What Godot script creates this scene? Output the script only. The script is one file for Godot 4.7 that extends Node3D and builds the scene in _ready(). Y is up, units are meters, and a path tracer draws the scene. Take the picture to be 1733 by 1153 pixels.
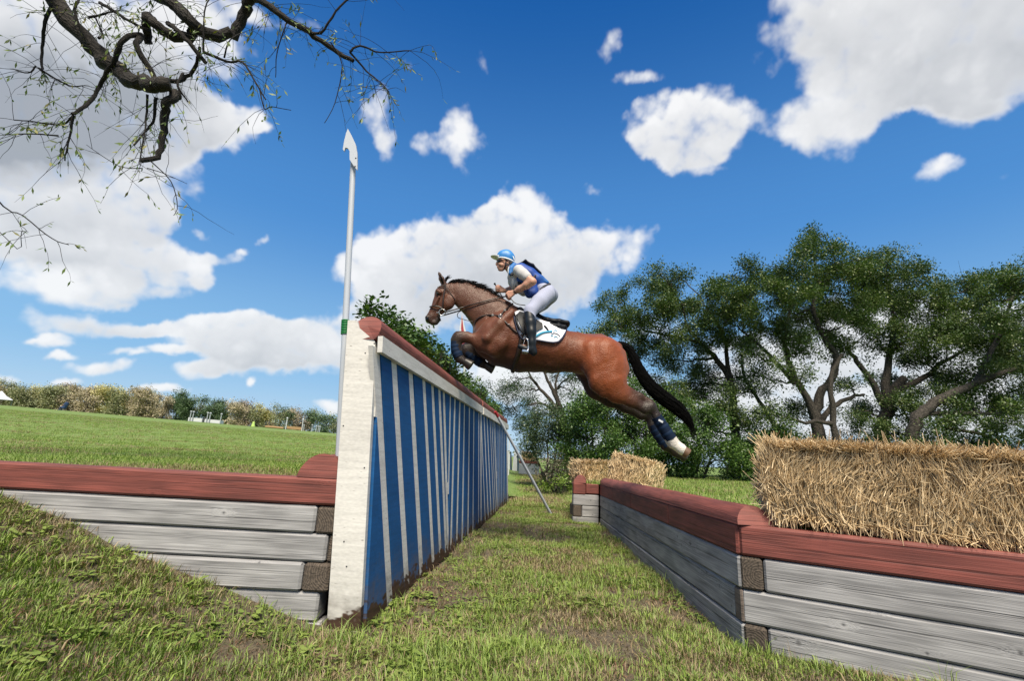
extends Node3D
# Horse and rider over a ditch-and-wall cross-country fence. Units are metres, y up; the lens sits 0.9 m over the ditch floor and looks along -z.

const FOCAL := 800.0
const PHOTO_W := 1733.0
const PHOTO_H := 1153.0
const EYE := Vector3(0, 0.9, 0)
const PITCH := 13.8
const ROLL := 3.0
const HZ := -4.9          # the vertical plane in which the horse flies

var lens_x: Vector3
var lens_y: Vector3
var lens_f: Vector3
var origin_of := {}
var used := {}
var rng := RandomNumberGenerator.new()
var M := {}

# ---------------------------------------------------------------- pixel of the photograph -> point, with the distance taken from a plane the thing stands in
func lens_axes() -> void:
	var p := deg_to_rad(PITCH)
	var r := deg_to_rad(ROLL)
	lens_f = Vector3(0, sin(p), -cos(p))
	var u := Vector3.RIGHT.cross(lens_f)
	lens_x = Vector3.RIGHT * cos(r) + u * sin(r)
	lens_y = u * cos(r) - Vector3.RIGHT * sin(r)

func ray(px: float, py: float) -> Vector3:
	return lens_x * ((px - PHOTO_W / 2) / FOCAL) - lens_y * ((py - PHOTO_H / 2) / FOCAL) + lens_f

func on_z(px: float, py: float, z: float) -> Vector3:
	var d := ray(px, py)
	return EYE + d * (z / d.z)

func on_y(px: float, py: float, y: float) -> Vector3:
	var d := ray(px, py)
	return EYE + d * ((y - EYE.y) / d.y)

func metre_per_px(p: Vector3) -> float:
	return (p - EYE).dot(lens_f) / FOCAL

# ---------------------------------------------------------------- nodes
func numbered(n: String) -> String:
	used[n] = used.get(n, -1) + 1
	return n if used[n] == 0 else "%s_%03d" % [n, used[n]]

func describe(o: Node3D, label: String, category: String, group := "", kind := "") -> void:
	if label: o.set_meta("label", label)
	if category: o.set_meta("category", category)
	if group: o.set_meta("group", group)
	if kind: o.set_meta("kind", kind)

func thing(called: String, label: String, category: String, at := Vector3.ZERO, group := "") -> Node3D:
	var o := Node3D.new()
	o.name = numbered(called)
	add_child(o)
	o.position = at
	origin_of[o] = at
	describe(o, label, category, group)
	return o

func part(mb: MB, called: String, material: Material, parent: Node3D) -> MeshInstance3D:
	var o := MeshInstance3D.new()
	o.name = called
	var base: Vector3 = origin_of.get(parent, Vector3.ZERO)
	o.mesh = mb.mesh(base)
	o.material_override = material
	parent.add_child(o, true)
	origin_of[o] = base
	return o

func setting(mb: MB, called: String, material: Material) -> MeshInstance3D:
	var o := part(mb, numbered(called), material, self)
	o.set_meta("kind", "structure")
	return o

# many small copies of one mesh; colours are per copy
func copies(called: String, mesh: Mesh, material: Material, where: Array, tints: PackedColorArray, parent: Node3D) -> MultiMeshInstance3D:
	var mm := MultiMesh.new()
	mm.transform_format = MultiMesh.TRANSFORM_3D
	mm.use_colors = true
	mm.mesh = mesh
	mm.instance_count = where.size()
	var base: Vector3 = origin_of.get(parent, Vector3.ZERO)
	for i in where.size():
		var t: Transform3D = where[i]
		t.origin -= base
		mm.set_instance_transform(i, t)
		mm.set_instance_color(i, tints[i])
	var o := MultiMeshInstance3D.new()
	o.name = called
	o.multimesh = mm
	o.material_override = material
	parent.add_child(o, true)
	o.set_meta("kind", "stuff")
	return o

# ---------------------------------------------------------------- mesh builder; faces are given counter-clockwise as seen from outside
class MB:
	var v := PackedVector3Array()
	var n := PackedVector3Array()
	var c := PackedColorArray()
	var t := PackedVector2Array()
	var i := PackedInt32Array()
	var col := Color.WHITE
	func vert(p: Vector3, nn: Vector3, uv := Vector2.ZERO) -> int:
		v.append(p); n.append(nn); c.append(col); t.append(uv)
		return v.size() - 1
	func tri(a: Vector3, b: Vector3, d: Vector3, ua := Vector2.ZERO, ub := Vector2.ZERO, ud := Vector2.ZERO) -> void:
		var nn := (b - a).cross(d - a).normalized()
		var k := vert(a, nn, ua)
		vert(b, nn, ub); vert(d, nn, ud)
		i.append_array(PackedInt32Array([k, k + 2, k + 1]))
	func quad(a: Vector3, b: Vector3, d: Vector3, e: Vector3, ua := Vector2.ZERO, ub := Vector2.ZERO, ud := Vector2.ZERO, ue := Vector2.ZERO) -> void:
		var nn := (d - a).cross(e - b).normalized()
		var k := vert(a, nn, ua)
		vert(b, nn, ub); vert(d, nn, ud); vert(e, nn, ue)
		i.append_array(PackedInt32Array([k, k + 2, k + 1, k, k + 3, k + 2]))
	# a timber with chamfered edges: centre, axes (unit), half sizes; uv runs along the first axis in metres
	func timber(o: Vector3, ax: Vector3, ay: Vector3, az: Vector3, h: Vector3, ch: float, uo := Vector2.ZERO) -> void:
		var A := [ax, ay, az]
		var H := [h.x, h.y, h.z]
		for d in 3:
			for s in [-1.0, 1.0]:
				var e1 := (d + 1) % 3
				var e2 := (d + 2) % 3
				var ctr: Vector3 = o + A[d] * (H[d] * s)
				var p1: Vector3 = A[e1] * (H[e1] - ch)
				var p2: Vector3 = A[e2] * (H[e2] - ch)
				var ps := [ctr - p1 - p2, ctr + p1 - p2, ctr + p1 + p2, ctr - p1 + p2]
				if s < 0: ps.reverse()
				face(ps, o, ax, ay, az, d, uo)
		for d in 3:
			var e1 := (d + 1) % 3
			var e2 := (d + 2) % 3
			for s1 in [-1.0, 1.0]:
				for s2 in [-1.0, 1.0]:
					var a1: Vector3 = o + A[e1] * (H[e1] * s1) + A[e2] * ((H[e2] - ch) * s2)
					var a2: Vector3 = o + A[e1] * ((H[e1] - ch) * s1) + A[e2] * (H[e2] * s2)
					var l: Vector3 = A[d] * (H[d] - ch)
					var ps := [a1 - l, a1 + l, a2 + l, a2 - l]
					if s1 * s2 > 0: ps.reverse()
					face(ps, o, ax, ay, az, e1, uo)
		for sx in [-1.0, 1.0]:
			for sy in [-1.0, 1.0]:
				for sz in [-1.0, 1.0]:
					var q: Vector3 = o + ax * ((h.x - ch) * sx) + ay * ((h.y - ch) * sy) + az * ((h.z - ch) * sz)
					var ps := [q + ax * (ch * sx), q + ay * (ch * sy), q + az * (ch * sz)]
					if sx * sy * sz < 0: ps.reverse()
					tri(ps[0], ps[1], ps[2], uo, uo, uo)
	func face(ps: Array, o: Vector3, ax: Vector3, ay: Vector3, az: Vector3, d: int, uo: Vector2) -> void:
		var us := []
		for p in ps:
			var q: Vector3 = p - o
			if d == 0: us.append(Vector2(q.dot(az), q.dot(ay)) + uo)
			elif d == 1: us.append(Vector2(q.dot(ax), q.dot(az) + 0.2) + uo)
			else: us.append(Vector2(q.dot(ax), q.dot(ay)) + uo)
		quad(ps[0], ps[1], ps[2], ps[3], us[0], us[1], us[2], us[3])
	# a swept round bar
	func tube(path: Array, radii: Array, sides := 8, flat := 1.0, capped := true, up := Vector3.ZERO) -> void:
		var m := path.size()
		var tang: Vector3 = (path[1] - path[0]).normalized()
		var side: Vector3 = up if up != Vector3.ZERO else (Vector3.UP if absf(tang.y) < 0.9 else Vector3.RIGHT)
		side = (side - tang * side.dot(tang)).normalized()
		var first := v.size()
		var along := 0.0
		for k in m:
			var tg: Vector3
			if k == 0: tg = path[1] - path[0]
			elif k == m - 1: tg = path[k] - path[k - 1]
			else: tg = (path[k + 1] - path[k - 1])
			if tg.length() > 1e-9: tang = tg.normalized()
			side = (side - tang * side.dot(tang)).normalized()
			var other := tang.cross(side)
			if k > 0: along += path[k].distance_to(path[k - 1])
			var r: float = radii[k] if k < radii.size() else radii[-1]
			for s in sides + 1:
				var a := TAU * s / sides
				var dir := side * cos(a) + other * sin(a) * flat
				var nn := (side * cos(a) + other * sin(a) / flat).normalized()
				vert(path[k] + dir * r, nn, Vector2(along, float(s) / sides))
		for k in m - 1:
			for s in sides:
				var a := first + k * (sides + 1) + s
				var b := a + sides + 1
				i.append_array(PackedInt32Array([a, b, a + 1, a + 1, b, b + 1]))
		if capped:
			for e in 2:
				var k0 := first if e == 0 else first + (m - 1) * (sides + 1)
				var ce: Vector3 = path[0] if e == 0 else path[m - 1]
				var nn: Vector3 = ((path[0] - path[1]) if e == 0 else (path[m - 1] - path[m - 2])).normalized()
				var q := vert(ce, nn, Vector2(0.5, 0.5))
				for s in sides + 1:
					var a := TAU * s / sides
					vert(v[k0 + s], nn, Vector2(0.5 + 0.5 * cos(a), 0.5 + 0.5 * sin(a)))
				for s in sides:
					if e == 0: i.append_array(PackedInt32Array([q, q + 1 + s, q + 2 + s]))
					else: i.append_array(PackedInt32Array([q, q + 2 + s, q + 1 + s]))
	# a solid of revolution about an axis; profile is (radius, along)
	func lathe(o: Vector3, axis: Vector3, profile: Array, sides := 16, side := Vector3.ZERO, flat := 1.0) -> void:
		var s0: Vector3 = side if side != Vector3.ZERO else (Vector3.RIGHT if absf(axis.x) < 0.8 else Vector3.UP)
		s0 = (s0 - axis * s0.dot(axis)).normalized()
		var s1 := axis.cross(s0)
		var first := v.size()
		for k in profile.size():
			var a0: Vector2 = profile[maxi(k - 1, 0)]
			var a1: Vector2 = profile[mini(k + 1, profile.size() - 1)]
			var d := (a1 - a0).normalized()
			for s in sides + 1:
				var a := TAU * s / sides
				var dir := s0 * cos(a) + s1 * sin(a) * flat
				vert(o + axis * profile[k].y + dir * profile[k].x, (dir * d.y - axis * d.x).normalized(), Vector2(float(s) / sides, profile[k].y))
		for k in profile.size() - 1:
			for s in sides:
				var a := first + k * (sides + 1) + s
				var b := a + sides + 1
				i.append_array(PackedInt32Array([a, b, a + 1, a + 1, b, b + 1]))
	# a grid of points rows x columns, smooth
	func sheet(rows: Array, uvs := []) -> void:
		var w: int = rows[0].size()
		var first := v.size()
		for r in rows.size():
			for k in w:
				var du: Vector3 = rows[r][mini(k + 1, w - 1)] - rows[r][maxi(k - 1, 0)]
				var dv: Vector3 = rows[mini(r + 1, rows.size() - 1)][k] - rows[maxi(r - 1, 0)][k]
				vert(rows[r][k], du.cross(dv).normalized(), uvs[r][k] if uvs else Vector2(float(k) / w, float(r) / rows.size()))
		for r in rows.size() - 1:
			for k in w - 1:
				var a := first + r * w + k
				i.append_array(PackedInt32Array([a, a + w + 1, a + 1, a, a + w, a + w + 1]))
	# a plate with thickness: outline (counter-clockwise seen along -up), extruded by up
	func plate(outline: Array, up: Vector3) -> void:
		var flat2 := PackedVector2Array()
		var e1: Vector3 = (outline[1] - outline[0]).normalized()
		var nn := up.normalized()
		var e2 := nn.cross(e1)
		for p in outline: flat2.append(Vector2(e1.dot(p - outline[0]), e2.dot(p - outline[0])))
		var ids := Geometry2D.triangulate_polygon(flat2)
		for k in range(0, ids.size(), 3):
			var a: Vector3 = outline[ids[k]]
			var b: Vector3 = outline[ids[k + 1]]
			var d: Vector3 = outline[ids[k + 2]]
			if (b - a).cross(d - a).dot(nn) < 0:
				var x := b
				b = d
				d = x
			tri(a + up, b + up, d + up)
			tri(a, d, b)
		var area := 0.0
		for k in flat2.size():
			area += flat2[k].cross(flat2[(k + 1) % flat2.size()])
		for k in outline.size():
			var a: Vector3 = outline[k]
			var b: Vector3 = outline[(k + 1) % outline.size()]
			if area > 0: quad(a, b, b + up, a + up)
			else: quad(b, a, a + up, b + up)
	# a face whose front is the side its first corner's normal points to
	func leaf(a: int, b: int, d: int) -> void:
		if (v[b] - v[a]).cross(v[d] - v[a]).dot(n[a]) > 0: i.append_array(PackedInt32Array([a, d, b]))
		else: i.append_array(PackedInt32Array([a, b, d]))
	# smooth normals from the faces, for the vertices from first on
	func smooth(first: int) -> void:
		for q in range(first, v.size()): n[q] = Vector3.ZERO
		for q in range(0, i.size(), 3):
			var A := i[q]
			if A < first: continue
			var fn := (v[i[q + 2]] - v[A]).cross(v[i[q + 1]] - v[A])
			n[A] += fn
			n[i[q + 1]] += fn
			n[i[q + 2]] += fn
		for q in range(first, v.size()): n[q] = n[q].normalized()
	# a four-cornered board: front corners, back corners
	func slab(p: Array, b: Array, uv: Array, out: Vector3) -> void:
		if (p[1] - p[0]).cross(p[3] - p[0]).dot(out) + (p[2] - p[1]).cross(p[3] - p[1]).dot(out) < 0:
			p.reverse()
			b.reverse()
			uv.reverse()
		quad(p[0], p[1], p[2], p[3], uv[0], uv[1], uv[2], uv[3])
		quad(b[1], b[0], b[3], b[2], uv[1], uv[0], uv[3], uv[2])
		for k in 4:
			var k2 := (k + 1) % 4
			quad(b[k], b[k2], p[k2], p[k], uv[k], uv[k2], uv[k2], uv[k])
	func mesh(base := Vector3.ZERO) -> ArrayMesh:
		var arr := []
		arr.resize(Mesh.ARRAY_MAX)
		var vv := v.duplicate()
		if base != Vector3.ZERO:
			for k in vv.size(): vv[k] -= base
		arr[Mesh.ARRAY_VERTEX] = vv
		arr[Mesh.ARRAY_NORMAL] = n
		arr[Mesh.ARRAY_COLOR] = c
		arr[Mesh.ARRAY_TEX_UV] = t
		arr[Mesh.ARRAY_INDEX] = i
		var am := ArrayMesh.new()
		am.add_surface_from_arrays(Mesh.PRIMITIVE_TRIANGLES, arr)
		return am

func curve(pts: Array, steps := 4) -> Array:
	var out := []
	for k in pts.size() - 1:
		var p0: Vector3 = pts[maxi(k - 1, 0)]
		var p1: Vector3 = pts[k]
		var p2: Vector3 = pts[k + 1]
		var p3: Vector3 = pts[mini(k + 2, pts.size() - 1)]
		for s in steps:
			out.append(p1.cubic_interpolate(p2, p0, p3, float(s) / steps))
	out.append(pts[-1])
	return out

func curve1(vals: Array, steps := 4) -> Array:
	var out := []
	for k in vals.size() - 1:
		for s in steps:
			out.append(lerpf(vals[k], vals[k + 1], float(s) / steps))
	out.append(vals[-1])
	return out

# ---------------------------------------------------------------- materials and textures
func lin(r: float, g: float, b: float) -> Color:
	return Color(r, g, b).linear_to_srgb()

func mat(called: String, c: Color, rough := 0.8, tinted := false) -> StandardMaterial3D:
	var m := StandardMaterial3D.new()
	m.resource_name = called
	m.albedo_color = c
	m.roughness = rough
	m.vertex_color_use_as_albedo = tinted
	M[called] = m
	return m

func leaf_mat(called: String, glow: Color) -> StandardMaterial3D:
	var m := mat(called, Color.WHITE, 0.55, true)
	m.backlight_enabled = true
	m.backlight = glow
	m.cull_mode = BaseMaterial3D.CULL_DISABLED
	return m

func noise(freq: float, octaves := 4, s := 1) -> FastNoiseLite:
	var f := FastNoiseLite.new()
	f.seed = s
	f.noise_type = FastNoiseLite.TYPE_SIMPLEX_SMOOTH
	f.frequency = freq
	f.fractal_octaves = octaves
	f.fractal_type = FastNoiseLite.FRACTAL_FBM
	return f

# pictures are computed row by row, several rows at a time
func picture(w: int, h: int, paint: Callable) -> Image:
	var rows := []
	rows.resize(h)
	var line := func(y: int) -> void:
		var row := PackedByteArray()
		row.resize(w * 3)
		for x in w:
			var c: Color = paint.call((x + 0.5) / w, (y + 0.5) / h)
			row[x * 3] = clampi(int(c.r * 255.0 + 0.5), 0, 255)
			row[x * 3 + 1] = clampi(int(c.g * 255.0 + 0.5), 0, 255)
			row[x * 3 + 2] = clampi(int(c.b * 255.0 + 0.5), 0, 255)
		rows[y] = row
	WorkerThreadPool.wait_for_group_task_completion(WorkerThreadPool.add_group_task(line, h))
	var data := PackedByteArray()
	for r in rows: data.append_array(r)
	return Image.create_from_data(w, h, false, Image.FORMAT_RGB8, data)

# a tone from 0 to 1 becomes a colour picture and, unchanged, the relief; laid out mirrored both ways so that it repeats without seams
func tone_maps(m: StandardMaterial3D, w: int, h: int, tone: Callable, dark: Color, light: Color, relief: float, mirror := false) -> void:
	var grey := picture(w, h, func(u, v): var t: float = tone.call(u, v); return Color(t, t, t))
	var im := Image.create_empty(w, h, false, Image.FORMAT_RGB8)
	var d := dark.linear_to_srgb()
	var l := light.linear_to_srgb()
	for y in h:
		for x in w: im.set_pixel(x, y, d.lerp(l, grey.get_pixel(x, y).r))
	if mirror:
		grey = four(grey)
		im = four(im)
	m.albedo_texture = ImageTexture.create_from_image(im)
	m.heightmap_enabled = true
	m.heightmap_texture = ImageTexture.create_from_image(grey)
	m.heightmap_scale = relief

func four(a: Image) -> Image:
	var w := a.get_width()
	var h := a.get_height()
	var out := Image.create_empty(w * 2, h * 2, false, Image.FORMAT_RGB8)
	var whole := Rect2i(0, 0, w, h)
	out.blit_rect(a, whole, Vector2i(0, 0))
	a.flip_x()
	out.blit_rect(a, whole, Vector2i(w, 0))
	a.flip_y()
	out.blit_rect(a, whole, Vector2i(w, h))
	a.flip_x()
	out.blit_rect(a, whole, Vector2i(0, h))
	return out

# wood with grain along u (2 m of timber by 0.5 m round): a tone picture and its relief
func wood(called: String, dark: Color, light: Color, s: int, contrast: float, rough: float, relief: float) -> StandardMaterial3D:
	var long := noise(1.0, 4, s)
	var fine := noise(1.0, 2, s + 9)
	var blot := noise(1.0, 3, s + 5)
	var r := RandomNumberGenerator.new()
	r.seed = s
	var knots := []
	for k in 9: knots.append(Vector3(r.randf(), r.randf(), r.randf_range(0.006, 0.014)))
	var tone := func(u: float, v: float) -> float:
		var bend := 0.0
		var knot := 0.0
		for q in knots:
			var dx: float = (u - q.x) * 2.0
			var dy: float = (v - q.y) * 0.5
			var d2: float = dx * dx * 0.2 + dy * dy
			bend += q.z * 1.1 * exp(-d2 / (q.z * q.z * 7.0)) * signf(dy)
			knot = maxf(knot, exp(-(dx * dx + dy * dy) / (q.z * q.z)))
		var vv := v * 0.5 - bend
		var rings := sin((vv * 80.0 + long.get_noise_2d(u * 1.6, vv * 14.0) * 4.0) * 2.2) * 0.5 + 0.5
		var streak := fine.get_noise_2d(u * 2.6, vv * 300.0) * 0.5 + 0.5
		var hair := fine.get_noise_2d(u * 5.0 + 70.0, vv * 620.0)
		var crack := smoothstep(0.40, 0.48, long.get_noise_2d(u * 0.9 + 40.0, vv * 70.0))
		var t := 0.55 + contrast * ((rings - 0.5) * 0.30 + (streak - 0.5) * 0.8 + hair * 0.45) + blot.get_noise_2d(u * 4.0, vv * 10.0) * 0.7 * contrast
		return clampf(t - crack * 0.5 - knot * 0.6, 0.0, 1.0)
	var m := mat(called, Color.WHITE, rough, true)
	tone_maps(m, 800, 256, tone, dark, light, relief, true)
	m.uv1_scale = Vector3(0.25, 1.0, 1)
	return m

# ---------------------------------------------------------------- sky: clear blue air, deeper towards the zenith, with broken cumulus
const SKY_W := 3072
const SKY_H := 1536
var sky_rows := []
var cloud_d := PackedFloat32Array()
var cloud_g := PackedFloat32Array()
var sky_n1: FastNoiseLite
var sky_n2: FastNoiseLite
var sky_n3: FastNoiseLite
var sky_n4: FastNoiseLite

# clouds: where (as seen in the photograph), half width, half height, density, greyness
const CLOUDS := [
	[40, 40, 190, 100, 1.1, 0.15], [150, 150, 190, 110, 1.2, 0.85], [40, 200, 170, 130, 1.2, 1.0], [230, 205, 160, 90, 1.1, 0.7], [350, 215, 95, 60, 0.95, 0.05], [395, 200, 70, 30, 0.8, 0.0],
	[320, 90, 120, 70, 0.75, 0.1], [300, 20, 160, 60, 0.8, 0.1], [480, 25, 90, 30, 0.55, 0.0], [430, 218, 40, 14, 0.7, 0.0], [250, 300, 110, 70, 1.1, 0.1], [120, 370, 180, 62, 1.1, 0.28], [60, 310, 140, 60, 1.1, 0.1], [240, 365, 70, 50, 1.0, 0.12],
	[60, 435, 95, 48, 0.95, 0.25], [190, 430, 115, 48, 1.0, 0.2], [312, 440, 55, 40, 0.9, 0.02], [235, 482, 105, 30, 0.9, 0.2], [110, 495, 90, 34, 0.85, 0.05], [165, 548, 125, 28, 1.0, 0.22], [245, 552, 50, 20, 0.8, 0.05], [345, 462, 26, 24, 0.7, 0.0],
	[343, 381, 15, 16, 0.75, 0.0], [374, 427, 36, 18, 0.75, 0.0], [433, 405, 16, 9, 0.7, 0.0], [405, 415, 16, 8, 0.5, 0.0],
	[636, 190, 34, 50, 0.7, 0.0], [648, 245, 28, 40, 0.7, 0.0], [785, 240, 40, 60, 0.75, 0.0], [725, 246, 34, 24, 0.6, 0.0], [815, 97, 24, 26, 0.42, 0.0], [690, 110, 20, 16, 0.36, 0.0],
	[1040, 78, 26, 38, 0.65, 0.0], [1078, 138, 52, 16, 0.62, 0.0], [1150, 225, 90, 55, 1.0, 0.12], [1205, 205, 80, 60, 0.95, 0.1], [1180, 270, 60, 30, 0.8, 0.12], [1110, 235, 45, 26, 0.6, 0.0],
	[1440, 45, 185, 115, 1.15, 0.25], [1385, 195, 100, 80, 1.05, 0.1], [1620, 60, 170, 130, 1.2, 0.42], [1660, 150, 130, 70, 1.0, 0.3], [1540, 110, 130, 90, 1.1, 0.28], [1720, 60, 120, 110, 1.1, 0.35], [1200, 2, 90, 16, 0.5, 0.0], [1480, 165, 70, 55, 0.85, 0.2], [1640, 190, 70, 50, 0.6, 0.3],
	[1565, 306, 38, 16, 0.55, 0.0], [1003, 321, 28, 16, 0.42, 0.0], [1715, 275, 30, 60, 0.2, 0.0],
	[690, 440, 95, 62, 1.15, 0.05], [790, 410, 95, 62, 1.1, 0.2], [880, 400, 95, 72, 1.15, 0.02], [950, 420, 80, 62, 1.1, 0.08], [1050, 415, 68, 46, 0.78, 0.02], [860, 460, 170, 55, 1.1, 0.4], [760, 505, 140, 60, 1.1, 0.35], [640, 470, 60, 55, 1.0, 0.02], [650, 540, 80, 50, 0.9, 0.1], [930, 500, 70, 45, 0.8, 0.15], [840, 350, 30, 16, 0.6, 0.0],
	[380, 565, 90, 45, 1.05, 0.05], [450, 580, 110, 48, 1.1, 0.28], [560, 560, 90, 55, 1.05, 0.05], [340, 548, 60, 24, 0.8, 0.0], [430, 620, 100, 26, 0.85, 0.32], [570, 600, 70, 40, 0.9, 0.2],
	[165, 625, 55, 18, 0.9, 0.08], [62, 578, 42, 16, 0.9, 0.06], [78, 604, 32, 10, 0.8, 0.08], [276, 595, 45, 14, 0.85, 0.08], [330, 632, 52, 20, 0.95, 0.1], [182, 596, 42, 9, 0.75, 0.08], [6, 631, 24, 9, 0.85, 0.05], [439, 653, 12, 8, 0.8, 0.0], [272, 662, 52, 9, 0.8, 0.05], [556, 692, 36, 14, 0.9, 0.05], [10, 575, 30, 8, 0.5, 0.0], [221, 606, 18, 8, 0.7, 0.0], [95, 650, 30, 8, 0.6, 0.0],
	[830, 640, 90, 40, 0.9, 0.05], [980, 660, 150, 60, 1.0, 0.05], [1350, 600, 240, 80, 1.05, 0.12], [1560, 590, 220, 80, 1.0, 0.1], [1300, 690, 260, 60, 1.0, 0.1], [1560, 700, 260, 70, 1.05, 0.12], [1440, 520, 130, 40, 0.75, 0.05], [1660, 520, 100, 40, 0.6, 0.05], [1080, 560, 60, 30, 0.7, 0.0], [1150, 740, 200, 40, 0.9, 0.1],
]

func sky_dir(u: float, v: float) -> Vector3:
	var a := u * TAU
	var e := (0.5 - v) * PI
	return Vector3(sin(a) * cos(e), sin(e), -cos(a) * cos(e))

func lay_clouds() -> void:
	cloud_d.resize(SKY_W * SKY_H / 2)
	cloud_g.resize(SKY_W * SKY_H / 2)
	for q in CLOUDS:
		var r := ray(q[0], q[1])
		var c := r.normalized()
		var cosq := 1.0 / r.length()
		var rx: float = q[2] / FOCAL * pow(cosq, 1.6)
		var ry: float = q[3] / FOCAL * pow(cosq, 1.6)
		var right := (lens_x - c * lens_x.dot(c)).normalized()
		var up := right.cross(c) * -1.0
		up = c.cross(right) if c.cross(right).y > 0 else right.cross(c)
		var reach := maxf(rx, ry) * 1.25
		var el := asin(c.y)
		var az := atan2(c.x, -c.z)
		var y0 := maxi(0, int((0.5 - (el + reach) / PI) * SKY_H))
		var y1 := mini(SKY_H / 2 - 1, int((0.5 - (el - reach) / PI) * SKY_H))
		var wide := reach / maxf(0.2, cos(minf(el + reach, 1.4)))
		var x0 := int(floor((az - wide) / TAU * SKY_W))
		var x1 := int(floor((az + wide) / TAU * SKY_W))
		for y in range(y0, y1 + 1):
			for x in range(x0, x1 + 1):
				var d := sky_dir((x + 0.5) / SKY_W, (y + 0.5) / SKY_H)
				var k := d.dot(c)
				if k < 0.3: continue
				var a := d.dot(right) / k / rx
				var b := d.dot(up) / k / ry
				var w := 1.0 - (a * a + b * b) / 1.44
				if w <= 0.0: continue
				w *= q[4]
				var at := y * SKY_W + posmod(x, SKY_W)
				cloud_d[at] += w
				cloud_g[at] += w * (q[5] - 0.16 * b)

func sky_row(y: int) -> void:
	var row := PackedByteArray()
	row.resize(SKY_W * 3)
	var v := (y + 0.5) / SKY_H
	var el := (0.5 - v) * PI
	var h := clampf(sin(el), 0.0, 1.0)
	# the air by height over the horizon, linear light
	var air := Color(0.52, 0.71, 0.87).lerp(Color(0.27, 0.53, 0.83), smoothstep(0.0, 0.17, h)).lerp(Color(0.085, 0.285, 0.66), smoothstep(0.13, 0.45, h)).lerp(Color(0.008, 0.100, 0.375), smoothstep(0.38, 0.84, h))
	for x in SKY_W:
		var d := sky_dir((x + 0.5) / SKY_W, v)
		var dens := 0.0
		var grey := 0.0
		var big := sky_n1.get_noise_3dv(d)
		# billows push the outlines about
		var wx := x + int(sky_n1.get_noise_3d(d.x + 3.1, d.y, d.z) * 0.008 * SKY_W)
		var wy := y + int(big * 0.012 * SKY_H)
		var k := clampi(wy, 0, SKY_H / 2 - 1) * SKY_W + posmod(wx, SKY_W)
		dens = cloud_d[k]
		if dens > 0.0: grey = cloud_g[k] / dens
		var ahead := d.dot(lens_f)
		if ahead < 0.62 and h > 0.02:      # the rest of the sky goes on with the same broken cumulus
			var field := sky_n3.get_noise_3d(d.x * 1.0, d.y * 1.6, d.z * 1.0)
			var rest := clampf((field + 0.02) * 3.0, 0.0, 1.2) * smoothstep(0.62, 0.5, ahead)
			if rest > dens:
				dens = rest
				grey = 0.2
		var c := air
		if dens > 0.0:
			var small := sky_n2.get_noise_3dv(d)
			var puff := -sky_n4.get_noise_3dv(d)       # rounded billows with sharp creases between
			var form := minf(dens, 1.0) + big * 0.40 + puff * 0.34 + small * 0.26 - 0.21
			var a := pow(smoothstep(-0.02, 0.62, form), 0.9)
			if a > 0.0:
				var deep := smoothstep(0.1, 0.9, form)
				var g := clampf((grey * 1.2 - 0.03 - big * 0.25 - puff * 0.26 - small * 0.08) * (0.2 + deep), 0.0, 0.9)
				var cl := Color(0.97, 0.972, 0.975).lerp(Color(0.34, 0.37, 0.41), g)
				cl = cl.lerp(air, 0.12 * (1.0 - h))
				c = air.lerp(cl, a)
		c = c.linear_to_srgb()
		row[x * 3] = clampi(int(c.r * 255.0 + 0.5), 0, 255)
		row[x * 3 + 1] = clampi(int(c.g * 255.0 + 0.5), 0, 255)
		row[x * 3 + 2] = clampi(int(c.b * 255.0 + 0.5), 0, 255)
	sky_rows[y] = row

func sky_texture() -> ImageTexture:
	sky_n1 = noise(5.0, 5, 11)
	sky_n4 = noise(9.0, 5, 14)
	sky_n4.fractal_type = FastNoiseLite.FRACTAL_RIDGED
	sky_n2 = noise(26.0, 4, 12)
	sky_n3 = noise(1.6, 3, 13)
	lay_clouds()
	sky_rows.resize(SKY_H / 2)
	var job := WorkerThreadPool.add_group_task(sky_row, SKY_H / 2)
	WorkerThreadPool.wait_for_group_task_completion(job)
	var data := PackedByteArray()
	for r in sky_rows: data.append_array(r)
	var low := PackedByteArray()
	low.resize(SKY_W * 3)
	for x in SKY_W:
		low[x * 3] = 118; low[x * 3 + 1] = 124; low[x * 3 + 2] = 96
	for y in SKY_H / 2: data.append_array(low)
	sky_rows.clear()
	return ImageTexture.create_from_image(Image.create_from_data(SKY_W, SKY_H, false, Image.FORMAT_RGB8, data))

func light_and_lens() -> void:
	var cam := Camera3D.new()
	cam.name = "camera"
	cam.fov = rad_to_deg(2.0 * atan(PHOTO_H / 2.0 / FOCAL))
	cam.near = 0.05
	cam.far = 2000.0
	add_child(cam)
	cam.transform = Transform3D(Basis(lens_x, lens_y, -lens_f), EYE)
	cam.current = true
	var env := Environment.new()
	env.background_mode = Environment.BG_SKY
	env.tonemap_mode = Environment.TONE_MAPPER_LINEAR
	env.tonemap_exposure = 1.72
	env.background_energy_multiplier = 0.585
	env.sdfgi_enabled = true
	env.ssao_enabled = true
	env.ssil_enabled = true
	var sm := PanoramaSkyMaterial.new()
	sm.panorama = sky_texture()
	env.sky = Sky.new()
	env.sky.sky_material = sm
	var we := WorldEnvironment.new()
	we.name = "world_environment"
	we.environment = env
	add_child(we)
	var sun := DirectionalLight3D.new()
	sun.name = "sun"
	sun.light_energy = 1.35
	sun.light_angular_distance = 26.0   # veiled by thin cloud: the photograph shows no hard-edged shadows
	sun.light_color = Color(1.0, 0.95, 0.86)
	sun.shadow_enabled = true
	add_child(sun)
	sun.look_at_from_position(Vector3(0.05, 0.82, 0.55) * 30.0, Vector3.ZERO)

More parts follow.
